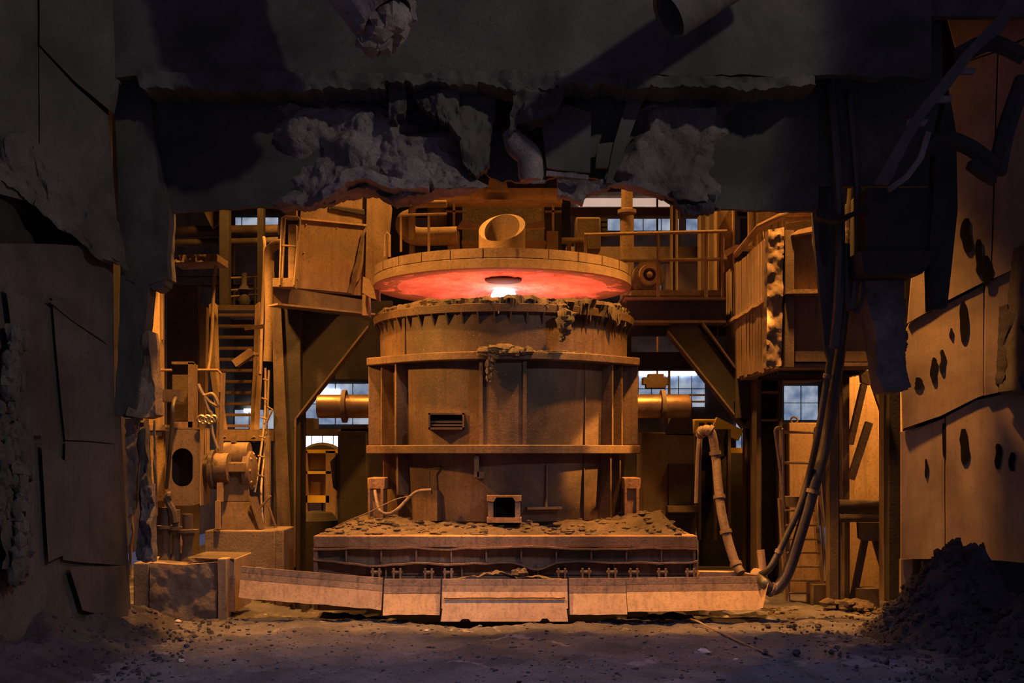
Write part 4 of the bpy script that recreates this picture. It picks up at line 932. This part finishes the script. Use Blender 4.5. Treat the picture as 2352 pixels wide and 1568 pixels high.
# ladder
t = T('step_ladder', 'dusty steel ladder with looped handrails below the ribbed duct', 'ladder')
d = 16.0
t.part('stringer', MB().hexa([P(1790, 1145, d), P(1798, 1145, d), P(1813, 1392, 15.7), P(1806, 1392, 15.7)]+[v+Vector((0, .12, 0)) for v in (P(1790, 1145, d), P(1798, 1145, d), P(1813, 1392, 15.7), P(1806, 1392, 15.7))]), 'dust')
t.part('stringer', MB().hexa([P(1868, 1150, d), P(1876, 1150, d), P(1896, 1340, 15.7), P(1886, 1340, 15.7)]+[v+Vector((0, .12, 0)) for v in (P(1868, 1150, d), P(1876, 1150, d), P(1896, 1340, 15.7), P(1886, 1340, 15.7))]), 'dust')
t.part('handrail', MB().ptube([(1812, 1392, 15.7), (1806, 1240), (1799, 1150), (1797, 1000), (1795, 986), (1788, 982), (1781, 988), (1783, 1010), (1795, 1100), (1803, 1190)], d, .024, 8, 4), 'bright_pipe')
t.part('handrail', MB().ptube([(1896, 1335, 15.7), (1888, 1200), (1878, 1080), (1872, 1060), (1872, 990), (1880, 984), (1884, 1000), (1880, 1060), (1892, 1210)], d, .024, 8, 4), 'bright_pipe')
for y in (992, 1062): t.part('cross_rail', MB().ptube([(1799, y), (1874, y+1)], d, .02, 8, 0), 'bright_pipe')
for k, y in enumerate([1172, 1206, 1238, 1269, 1301, 1333, 1362]): t.part('rung', MB().ptube([(1803+k*1.5, y), (1872+k*3, y)], 15.9-.03*k, .014, 6, 0), 'dust')
t.part('step_plate', MB().ppoly([(1802, 1140), (1868, 1140), (1866, 1168), (1804, 1164)], 16.1, .2), 'dust')
t.done()
one('back_cabinet', MB().pbox(1812, 970, 1880, 1380, 17.2, .6), 'plow', 'tall plain dusty cabinet standing behind the ladder', 'cabinet', bev=.02)
one('lifting_eye', MB().lathe([(.05, -.015), (.065, 0), (.05, .015), (.035, 0), (.05, -.015)], P(1824, 965, 17.3), 16, axis='y'), 'bright_pipe', 'small ring bolt on top of the tall cabinet', 'ring')
one('foot_block', MB().pbox(1868, 1342, 1905, 1392, 15.5, .4), 'dusty_dark', 'small dark block at the foot of the ladder', 'block', bev=.01)
# hoses
def hose(name, label, pts, r, mt='hose', d=14.2, wraps=0):
    t = T(name, label, 'hose', 'hoses on the plough wing')
    t.part('tube', MB().ptube(pts, d, r, 10, 6), mt)
    q = smooth([P(p[0], p[1], p[2] if len(p) > 2 else d) for p in pts], 6)
    for k in range(wraps):
        i = int((k+.6)/wraps*(len(q)-2)); a = (q[i+1]-q[i]).normalized()
        t.part('clamp', MB().tube([q[i]-a*.025, q[i]+a*.025], r*1.3, 10), 'plow_top')
    t.done()
hose('heavy_hose', 'thick black hose sweeping down to the rounded plough wing', [(1968, 340, 13.6), (1958, 480, 13.7), (1946, 640, 13.8), (1932, 780, 13.9), (1918, 880, 14), (1900, 1000), (1872, 1110), (1840, 1220), (1815, 1300), (1795, 1340), (1775, 1354), (1758, 1340), (1745, 1322, 14.4)], .075, wraps=3)
hose('light_hose', 'thinner hose beside the thick one from duct to plough', [(1936, 560, 13.7), (1928, 680, 13.75), (1912, 790, 13.8), (1898, 880, 13.9), (1878, 1000, 14), (1858, 1090), (1838, 1160), (1812, 1220), (1785, 1275), (1765, 1308), (1742, 1320, 14.4)], .042, wraps=2)
hose('wrapped_hose', 'wrapped dusty hose rising from the plough wing to a loop', [(1702, 1316, 14.5), (1688, 1290, 14.6), (1672, 1240, 14.7), (1658, 1180, 14.8), (1650, 1120, 14.9), (1644, 1050, 15), (1636, 1000, 15), (1626, 986, 15), (1614, 990, 15.1), (1608, 1000, 15.2)], .062, 'plow_top', 14.7, 6)
one('guide_pipe', MB().ptube([(1608, 1000), (1604, 1060), (1601, 1155)], 15.3, .04, 8, 2), 'plow_top', 'straight upright pipe behind the wrapped hose loop', 'pipe')
t = T('pipe_stub', 'short upright pipe stub at the end of the plough wing', 'pipe')
t.part('pipe', MB().tube([P(1754, 1325, 14.45), P(1747, 1262, 14.5)], .05, 16), 'plow'); t.part('base_block', MB().lump(P(1738, 1318, 14.4), .08, 2, .3, 10), 'plow'); t.done()
for i, (pts, r, lb) in enumerate([([(1905, 180), (1925, 420), (1930, 560), (1925, 700), (1915, 800)], .06, 'black hose strand nearest the ribbed duct'), ([(1950, 210), (1968, 420), (1972, 560), (1960, 680), (1952, 705), (1946, 690), (1944, 560)], .045, 'looped black hose strand turning back upwards'), ([(1985, 480), (1984, 600), (1978, 690), (1966, 714), (1954, 705), (1950, 660)], .03, 'thin black looped cable beside the dark box'), ([(1890, 210), (1896, 380), (1890, 500)], .05, 'short black hose strand under the hood edge')]):
    one('hanging_hose', MB().ptube(pts, 13.35+.06*i, r, 8, 6), 'hose', lb+' in the hanging bundle', 'hose', 'hose bundle under the hood edge')
t = T('forked_plate', 'tall tapered plate with a long dark slot hanging among the hoses', 'plate')
t.part('plate', MB().ppoly([(1888, 210), (1896, 200), (1906, 240), (1920, 380), (1922, 520), (1915, 700), (1905, 830), (1895, 800), (1872, 560), (1866, 480), (1872, 330)], 13.5, .08), 'hood')
t.part('slot', MB().ppoly([(1882, 345), (1898, 340), (1903, 500), (1900, 600), (1892, 610), (1884, 560)], 13.47, .04), 'black'); t.done()
# lattice frame
t = T('lattice_frame', 'dusty lattice frame with pipe ties and gusset braces', 'frame'); d = 15.6
def post(x0, x1, y0, y1, mt='dusty_dark', dd=d): t.part('post', MB().pbox(x0, y0, x1, y1, dd, .2), mt)
post(1906, 1926, 845, 1385, 'dusty_dark', 15.3); post(1928, 1934, 830, 1385, 'dust', 15.35); post(1936, 1951, 850, 1150); post(1940, 1952, 1195, 1390); post(2043, 2068, 880, 1380, 'black', 14.9); post(2030, 2044, 880, 1380, 'dust', 15.1)
for y in (1158, 1188): t.part('tie_pipe', MB().tube([P(1926, y, 15.35), P(2046, y, 15.35)], .065, 14), 'slag_brown')
t.part('tie_web', MB().pbox(1930, 1160, 2044, 1188, 15.5, .1), 'black')
t.part('gusset', MB().ppoly([(1972, 1200), (2022, 1200), (2022, 1236), (2012, 1242), (1984, 1242), (1974, 1236)], 15.45, .1), 'dusty_dark')
t.part('gusset', MB().ppoly([(1976, 850), (2014, 850), (2012, 876), (2000, 884), (1980, 878)], 15.4, .1), 'dust')
for (x0, y0, x1, y1) in ((1986, 1240, 1956, 1392), (2012, 1240, 2046, 1360), (1984, 882, 1952, 1020), (1996, 970, 1954, 1100), (2008, 880, 2042, 980)):
    t.part('brace', MB().bar(P(x0, y0, d), P(x1, y1, d), .08, .1), 'dusty_dark')
t.part('foot_block', MB().pbox(1970, 1352, 2020, 1400, 15.4, .3), 'dusty_dark')
t.done()
one('bright_partition', MB().pbox(1930, 820, 2080, 1400, 17.0, .1), 'plow', 'smooth bright partition behind the lattice frame', 'panel')
m = MB()
for i in range(120):
    x = R.uniform(1900, 1995); m.lump(P(x, 1385+R.uniform(-2, 22), 15.2+R.uniform(-.4, .3)), R.uniform(.03, .09), i, .5, 7, (1.2, 1, .7))
one('dust_heap', m, 'slag_brown', 'low heap of brown dust at the foot of the lattice frame', 'rubble', kind='stuff')
m = MB()
for i in range(160):
    x = R.uniform(3.4, 5.0); y = R.uniform(13.9, 15.6); r = R.uniform(.012, .032); m.lump((x, y, r*.3), r, i, .6, 6, (1.5, 1, .6))
one('floor_scrap', m, 'slag_brown', 'brown slag scraps lying on the floor by the ladder', 'rubble', kind='stuff')
# ---------------------------------------------------------------- walkway and gear over the lid
def rails(name, label, d, levels, posts, x0, x1, y1, r=.028, mt='dust', cat='railing'):
    t = T(name, label, cat)
    for (ya, yb) in levels: t.part('rail', MB().ptube([(x0, ya), (x1, yb)], d, r, 8, 0), mt)
    for x in posts: t.part('post', MB().ptube([(x, levels[0][0]+(levels[0][1]-levels[0][0])*(x-x0)/(x1-x0)), (x, y1)], d, r, 8, 0), mt)
    t.done()
rails('walkway_railing', 'long dusty pipe railing on the walkway right of the lid', 18.0, [(539, 531), (600, 595)], [1345, 1512, 1622, 1660], 1342, 1670, 684)
t = T('walkway_deck', 'walkway deck with a toe board on the gantry beam', 'walkway')
t.part('deck', MB().box(P(1430, 684, 18.0), (P(1668, 0, 18).x, 21.5, P(0, 678, 18.0).z)), 'dusty_dark'); t.part('toe_board', MB().pbox(1452, 666, 1668, 682, 18.2, .03), 'dust'); t.done()
t = T('round_motor', 'round electric motor standing behind the walkway railing', 'motor'); c = P(1487, 637, 18.9)
t.part('housing', MB().lathe([(0, -.25), (.26, -.25), (.27, .5), (0, .5)], c, 32, axis='y'), 'dusty_dark')
t.part('end_ring', MB().lathe([(.11, -.33), (.17, -.33), (.18, -.25), (.10, -.25), (.11, -.33)], c, 32, axis='y'), 'dust'); t.part('hub', MB().lathe([(0, -.34), (.05, -.33), (.06, -.26)], c, 16, axis='y'), 'dust')
t.part('base', MB().pbox(1450, 668, 1530, 684, 18.7, .6), 'dust'); t.done()
t = T('overhead_frame', 'dusty portal frame with thin crossed posts above the lid', 'frame'); d = 18.2
t.part('top_beam', MB().pbox(935, 432, 1292, 458, d, .3), 'dust'); t.part('lower_flange', MB().pbox(955, 458, 1292, 463, d-.1, .4), 'plow')
for x in (1042, 1270):
    p = t.part('post', MB().pbox(x-2, 462, x+3, 545, d, .05), 'plow'); t.part('cross_bar', MB().pbox(x-18, 483, x+20, 487, d, .04), 'dust', p)
    t.part('foot_block', MB().pbox(x-14, 530, x+12, 572, d-.2, .3), 'dust')
t.part('bracket', MB().ppoly([(1062, 505), (1100, 516), (1100, 524), (1048, 524)], d-.4, .1), 'dust'); t.part('bracket', MB().ppoly([(1206, 516), (1250, 504), (1252, 523), (1206, 525)], d-.4, .1), 'dust')
t.part('back_plate', MB().pbox(1062, 466, 1250, 555, d+.6, .1), 'dusty_dark'); t.part('shelf', MB().pbox(1060, 552, 1255, 560, d-.3, .5), 'dust')
t.part('side_panel', MB().pbox(1024, 462, 1062, 575, d+.3, .1), 'black'); t.part('side_panel', MB().pbox(1250, 466, 1290, 575, d+.3, .1), 'black'); t.part('bolt', MB().pbox(1245, 480, 1250, 505, d-.4, .1), 'dust'); t.done()
one('hoist_hook', MB().ppoly([(1118, 436), (1124, 412), (1140, 405), (1160, 412), (1168, 436)], 18.0, .3), 'dust', 'rounded orange sheave top above the portal frame', 'pulley')
t = T('elbow_pipe', 'fat dusty elbow pipe left of the portal frame', 'pipe'); d = 18.0
t.part('pipe', MB().ptube([(948, 500), (932, 506), (930, 520), (942, 536), (965, 543), (1050, 541)], d, .15, 14, 4), 'dust'); t.part('flange', MB().ptube([(930, 549), (970, 549)], d, .05, 10, 0), 'dust')
t.part('leg', MB().pbox(940, 550, 952, 590, d, .1), 'dusty_dark'); t.done()
one('gas_pipe', MB().ptube([(946, 552), (946, 490), (950, 475), (964, 469), (1026, 468)], 17.8, .06, 12, 4), 'dust', 'slim vertical pipe bending over beside the fat elbow', 'pipe')
one('gas_drum', MB().lathe([(0, 0), (.15, 0), (.16, .03), (.16, .4), (.13, .44), (0, .45)], P(1005, 532, 18.4), 24), 'dusty_dark', 'upright ribbed drum between elbow pipe and frame', 'drum')
rails('lid_railing', 'short pipe railing over the left edge of the lid', 17.3, [(494, 491)], [921, 985], 918, 1026, 578, .02)
one('handle_hoop', MB().ptube([(884, 590), (885, 540), (889, 534), (895, 540), (895, 590)], 17.0, .02, 8, 0), 'dust', 'small hoop handle at the left edge of the lid', 'handle')
t = T('hydraulic_unit', 'dark hydraulic box with valves behind the walkway railing', 'machine'); d = 18.8
t.part('box', MB().pbox(1322, 498, 1380, 575, d, .4), 'dusty_dark', bev=.03)
for k in range(4): t.part('valve', MB().pbox(1380, 500+k*12, 1396, 508+k*12, d+.05, .15), 'black')
t.part('shelf', MB().pbox(1290, 545, 1350, 552, d-.2, .3), 'dust'); t.part('leg', MB().pbox(1302, 552, 1312, 590, d-.1, .1), 'dust'); t.done()
one('stand_pipe', MB().lathe([(0, 0), (.12, 0), (.12, 1.56), (.16, 1.58), (.16, 1.64), (.10, 1.66), (.10, 2.5), (0, 2.5)], P(1440, 700, 19.2), 24), 'dust', 'tall flanged stand pipe behind the railing', 'pipe')
for i, (x0, x1, lb) in enumerate([(1604, 1640, 'dark steel column behind the walkway railing near the ribbed duct'), (1540, 1556, 'narrow dark upright behind the middle of the railing')]):
    one('far_column', MB().ibeam(P((x0+x1)/2, 690, 21+i), P((x0+x1)/2, 400, 21+i), (x1-x0)/F*21, .2, .03, (1, 0, 0)), 'dusty_dark', lb, 'column', 'uprights behind the walkway')
one('white_duct', MB().pbox(1530, 604, 1700, 664, 24, .8).box(P(1560, 604, 24.4), (P(1563, 0, 24.4).x, 24.44, 14)).box(P(1690, 604, 24.4), (P(1693, 0, 24.4).x, 24.44, 14)), 'pale', 'pale horizontal duct seen through the walkway railing', 'duct')
one('cross_beam', MB().pbox(1310, 476, 1720, 496, 25, .3), 'dusty_dark', 'long dark crossbeam high behind the walkway', 'beam')
one('gallery_beam', MB().pbox(1300, 566, 1720, 600, 23, .3), 'dusty_dark', 'dark gallery beam behind the round motor', 'beam')
# ---------------------------------------------------------------- left background: pipes, galleries
for i, (pts, d, r, lb) in enumerate([([(-4, 538), (520, 530), (640, 528)], 26, .13, 'uppermost thick pipe'), ([(-4, 562), (520, 556), (640, 552)], 26, .09, 'second thick pipe'), ([(60, 642), (470, 636), (610, 634)], 27, .04, 'thin rail pipe'), ([(60, 662), (610, 656)], 27, .05, 'lowest thin pipe')]):
    one('hall_pipe', MB().ptube(pts, d, r, 10, 2), 'dusty_dark', lb+' crossing the hall left of the cab', 'pipe', 'pipes left of the cab')
for i, (x, w, d, lb) in enumerate([(515, 22, 25, 'wide dim upright'), (530, 12, 27, 'slim dim upright'), (598, 14, 24, 'dim upright nearest the cab')]):
    one('hall_upright', MB().box(P(x-w/2, 705, d), (P(x+w/2, 0, d).x, d+.2, 14)), 'black', lb+' behind the head of the stairs', 'column', 'uprights behind the stairs')  # black colour paints the uprights dim despite the nearby lamps
one('hanging_tarp', MB().ppoly([(465, -120), (505, -120), (505, 480), (500, 515), (488, 525), (465, 480)], 25.5, .1), 'dusty_dark', 'dim tapered chute hanging over the stairs', 'chute')
one('stair_bollard', MB().lathe([(0, 0), (.12, 0), (.14, .1), (.08, .25), (.14, .33), (.06, .45), (.06, .7), (0, .7)], P(561, 700, 24.5), 20), 'black', 'dark round valve silhouette at the head of the stairs', 'valve')
rails('stair_head_railing', 'dim railing across the head of the stairs', 25.2, [(640, 636), (668, 664), (684, 676)], [505, 514, 522, 586], 500, 600, 704, .03, 'dusty_dark')
# ---------------------------------------------------------------- machinery under the gantry
t = T('yellow_crate', 'orange brown storage rack seen under the cab brace', 'rack')
t.part('frame', MB().pbox(702, 1032, 775, 1040, 23, 1).pbox(702, 1082, 760, 1088, 23, 1).pbox(702, 1138, 756, 1154, 23, 1), 'yellow'); t.part('bin', MB().pbox(705, 1042, 752, 1078, 23.2, .8), 'dust'); t.part('bin', MB().pbox(705, 1090, 736, 1136, 23.2, .8), 'dust'); t.part('post', MB().pbox(748, 1035, 770, 1277, 23.0, .2), 'dust'); t.part('post', MB().pbox(700, 1035, 706, 1277, 23.0, .2), 'dust'); t.done()
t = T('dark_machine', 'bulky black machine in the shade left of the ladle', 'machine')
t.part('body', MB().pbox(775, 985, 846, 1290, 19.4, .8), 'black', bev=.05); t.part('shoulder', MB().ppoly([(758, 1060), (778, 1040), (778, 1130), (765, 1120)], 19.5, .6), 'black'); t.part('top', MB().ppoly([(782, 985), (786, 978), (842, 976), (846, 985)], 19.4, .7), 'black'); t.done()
one('dark_hoop', MB().lathe([(.4, -.15), (.62, -.15), (.68, 0), (.62, .15), (.4, .15), (.4, -.15)], P(740, 1085, 25), 40, axis='y').box(P(738, 1258, 25), (P(742, 0, 25).x, 25.06, P(0, 1040, 25).z-.6)), 'black', 'dark curved hoop behind the storage rack', 'hoop')
one('low_drum', MB().lathe([(0, 0), (.4, 0), (.42, .9), (.3, 1.04), (0, 1.08)], P(725, 1306, 20.5), 28), 'black', 'black drum standing on the floor under the brace', 'drum')
t = T('control_cubicle', 'dark scuffed machine cubicle right of the ladle', 'machine')
t.part('body', MB().pbox(1474, 992, 1598, 1300, 19.6, .8), 'dusty_dark', bev=.03); t.part('panel', MB().pbox(1536, 1065, 1594, 1160, 19.5, .1), 'black'); t.part('shelf', MB().pbox(1535, 1162, 1606, 1176, 19.3, .4), 'dusty_dark')
t.part('screen', MB().ppoly([(1558, 932), (1590, 925), (1592, 1000), (1530, 998), (1530, 985)], 19.6, .1), 'black'); t.done()
t = T('tall_rack', 'tall dark rack with posts beside the cubicle', 'rack')
for x in (1604, 1640, 1672): t.part('post', MB().pbox(x, 985, x+7, 1240, 20, .15), 'dusty_dark')
t.part('box', MB().pbox(1644, 985, 1678, 1048, 20.1, .5), 'black'); t.part('back', MB().pbox(1606, 1040, 1740, 1300, 20.6, .1), 'black'); t.done()
t = T('yellow_machine', 'bright yellow vehicle cabin far off under the diagonal brace', 'vehicle'); d = 34
t.part('body', MB().pbox(1592, 962, 1648, 1000, d, 1.5), 'yellow', bev=.05)
for x in (1606, 1624): t.part('window', MB().pbox(x, 970, x+12, 986, d-.05, .08), 'black')
t.part('chassis', MB().pbox(1600, 1000, 1690, 1200, d+.2, 1.2), 'black'); t.part('boom', MB().bar(P(1640, 970, d), P(1700, 1000, d), .3, .35), 'yellow'); t.done()
t = T('yellow_cart', 'low yellow brown cart on the floor by the inner column', 'cart')
t.part('bed', MB().pbox(1665, 1130, 1735, 1150, 22, 1), 'yellow'); t.part('box', MB().pbox(1690, 1115, 1735, 1134, 22.2, .8), 'dust'); t.part('side', MB().pbox(1676, 1028, 1735, 1134, 22.3, .5), 'yellow'); t.part('wheel', MB().lathe([(0, -.1), (.95, -.1), (.95, .1), (0, .1)], P(1700, 1219, 22.6)-Vector((0, 0, -.3)), 24, axis='y'), 'black'); t.done()
# ---------------------------------------------------------------- far windows and lit walls
def window(n, label, x0, y0, x1, y1, d, nx_, ny_, mt):
    t = T('window_%d' % n, label, kind='structure'); fw = 2
    w = (x1-x0)/nx_; h = (y1-y0)/ny_
    for i in range(nx_):
        for j in range(ny_):
            t.part('pane', MB().pbox(x0+i*w+.6, y0+j*h+.6, x0+(i+1)*w-.6, y0+(j+1)*h-.6, d, .05), mt)
    for i in range(nx_+1): t.part('mullion', MB().pbox(x0+i*w-.8, y0-1, x0+i*w+.8, y1+1, d-.06, .1), 'backwall')
    for j in range(ny_+1): t.part('transom', MB().pbox(x0-1, y0+j*h-.8, x1+1, y0+j*h+.8, d-.06, .1), 'backwall')
    t.done()
window(1, 'pale hazy blue glazing far behind the cab', 385, 498, 640, 522, 47.9, 6, 1, 'win_blue')
window(2, 'blue white glazing seen below the cab brace', 690, 880, 850, 975, 47.9, 4, 2, 'win_blue')
window(3, 'bright blue glazing low under the brace', 690, 1000, 790, 1028, 47.9, 4, 1, 'win_white')
window(4, 'blue glazing right of the ladle under the brace', 1466, 850, 1620, 935, 47.9, 5, 2, 'win_blue')
window(5, 'pale glazing above the walkway railing', 1395, 500, 1560, 530, 47.9, 4, 1, 'win_blue')
window(6, 'small pale glazing near the ribbed duct', 1575, 490, 1670, 530, 47.9, 3, 1, 'win_blue')
window(7, 'narrow blue glazing beside the tall cabinet', 1800, 885, 1880, 965, 47.9, 2, 2, 'win_blue')
window(8, 'bluish glazing visible between the lowest treads', 470, 940, 640, 985, 47.9, 5, 1, 'win_blue')
window(9, 'dim blue glazing behind the inner column', 1690, 965, 1760, 1030, 47.9, 5, 1, 'win_blue')
for i, (x0, y0, x1, y1, d, lb) in enumerate([(385, 494, 470, 502, 47.75, 'thin white light strip above the pale glazing by the corner post'), (455, 494, 520, 500, 47.75, 'short white light strip above the tapered chute'), (700, 893, 780, 905, 47.75, 'wide white light strip below the cab brace'), (1468, 852, 1600, 862, 47.75, 'white light strip right of the ladle under the brace'), (1330, 455, 1560, 472, 47.75, 'warm white light strip at the torn baffle edge'), (1430, 640, 1680, 648, 47.75, 'white light strip seen through the walkway railing'), (560, 938, 585, 946, 47.75, 'tiny bright light between two stair treads'), (258, 620, 284, 635, 47.95, 'small white light showing in the gap by the corner post'), (258, 655, 284, 672, 47.95, 'pale round light low in the gap by the corner post'), (735, 915, 775, 945, 47.75, 'white glare behind the left trunnion pin')]):
    one('light_strip', MB().pbox(x0, y0, x1, y1, d, .245), 'win_white' if i not in (4,) else 'win_pink', lb, 'light', 'far light strips')
for i, (x0, y0, x1, y1, d, lb) in enumerate([(250, 480, 480, 1000, 47.95, 'dim lit cladding panel left of the stairs'), (480, 560, 680, 720, 47.95, 'dim lit cladding panel over the stairs'), (1310, 440, 1700, 590, 47.95, 'lit pinkish cladding above the walkway'), (1450, 760, 1600, 830, 47.95, 'lit pinkish panel beside the upper ladle'), (520, 690, 600, 705, 47.95, 'bright pinkish slot at the head of the stairs'), (915, 500, 1030, 540, 47.95, 'warm lit panel behind the elbow pipe')]):
    one('cladding_panel', MB().pbox(x0, y0, x1, y1, d, .045), 'pale', lb, 'panel', 'far cladding panels')
one('crane_hoist', MB().pbox(1508, 280, 1512, 866, 40.2, .1).pbox(1478, 866, 1540, 882, 40, .6).pbox(1490, 858, 1525, 866, 40, .5).pbox(1485, 882, 1530, 890, 40, .5), 'dust', 'small dusty hoist under the roof right of the ladle', 'hoist')
one('gallery_rail', MB().pbox(1470, 905, 1620, 909, 38, .1).pbox(1470, 920, 1620, 924, 38, .1).pbox(1535, 850, 1540, 1183, 38, .1), 'dusty_dark', 'dim gallery rail crossing the blue glazing right of the ladle', 'railing')
one('far_floor_machine', MB().pbox(690, 985, 800, 1000, 36, 1).pbox(690, 960, 720, 985, 36, 1), 'dusty_dark', 'dim long machine bed below the blue white glazing', 'machine')
one('black_beam', MB().pbox(770, 840, 880, 870, 20.5, .3), 'black', 'black beam beside the ladle above the left trunnion pin', 'beam')  # plain near-black beam
one('black_panel', MB().pbox(780, 690, 900, 845, 20.8, .2), 'black', 'black panel behind the ladle rim', 'panel')  # plain near-black panel closing the view behind the rim
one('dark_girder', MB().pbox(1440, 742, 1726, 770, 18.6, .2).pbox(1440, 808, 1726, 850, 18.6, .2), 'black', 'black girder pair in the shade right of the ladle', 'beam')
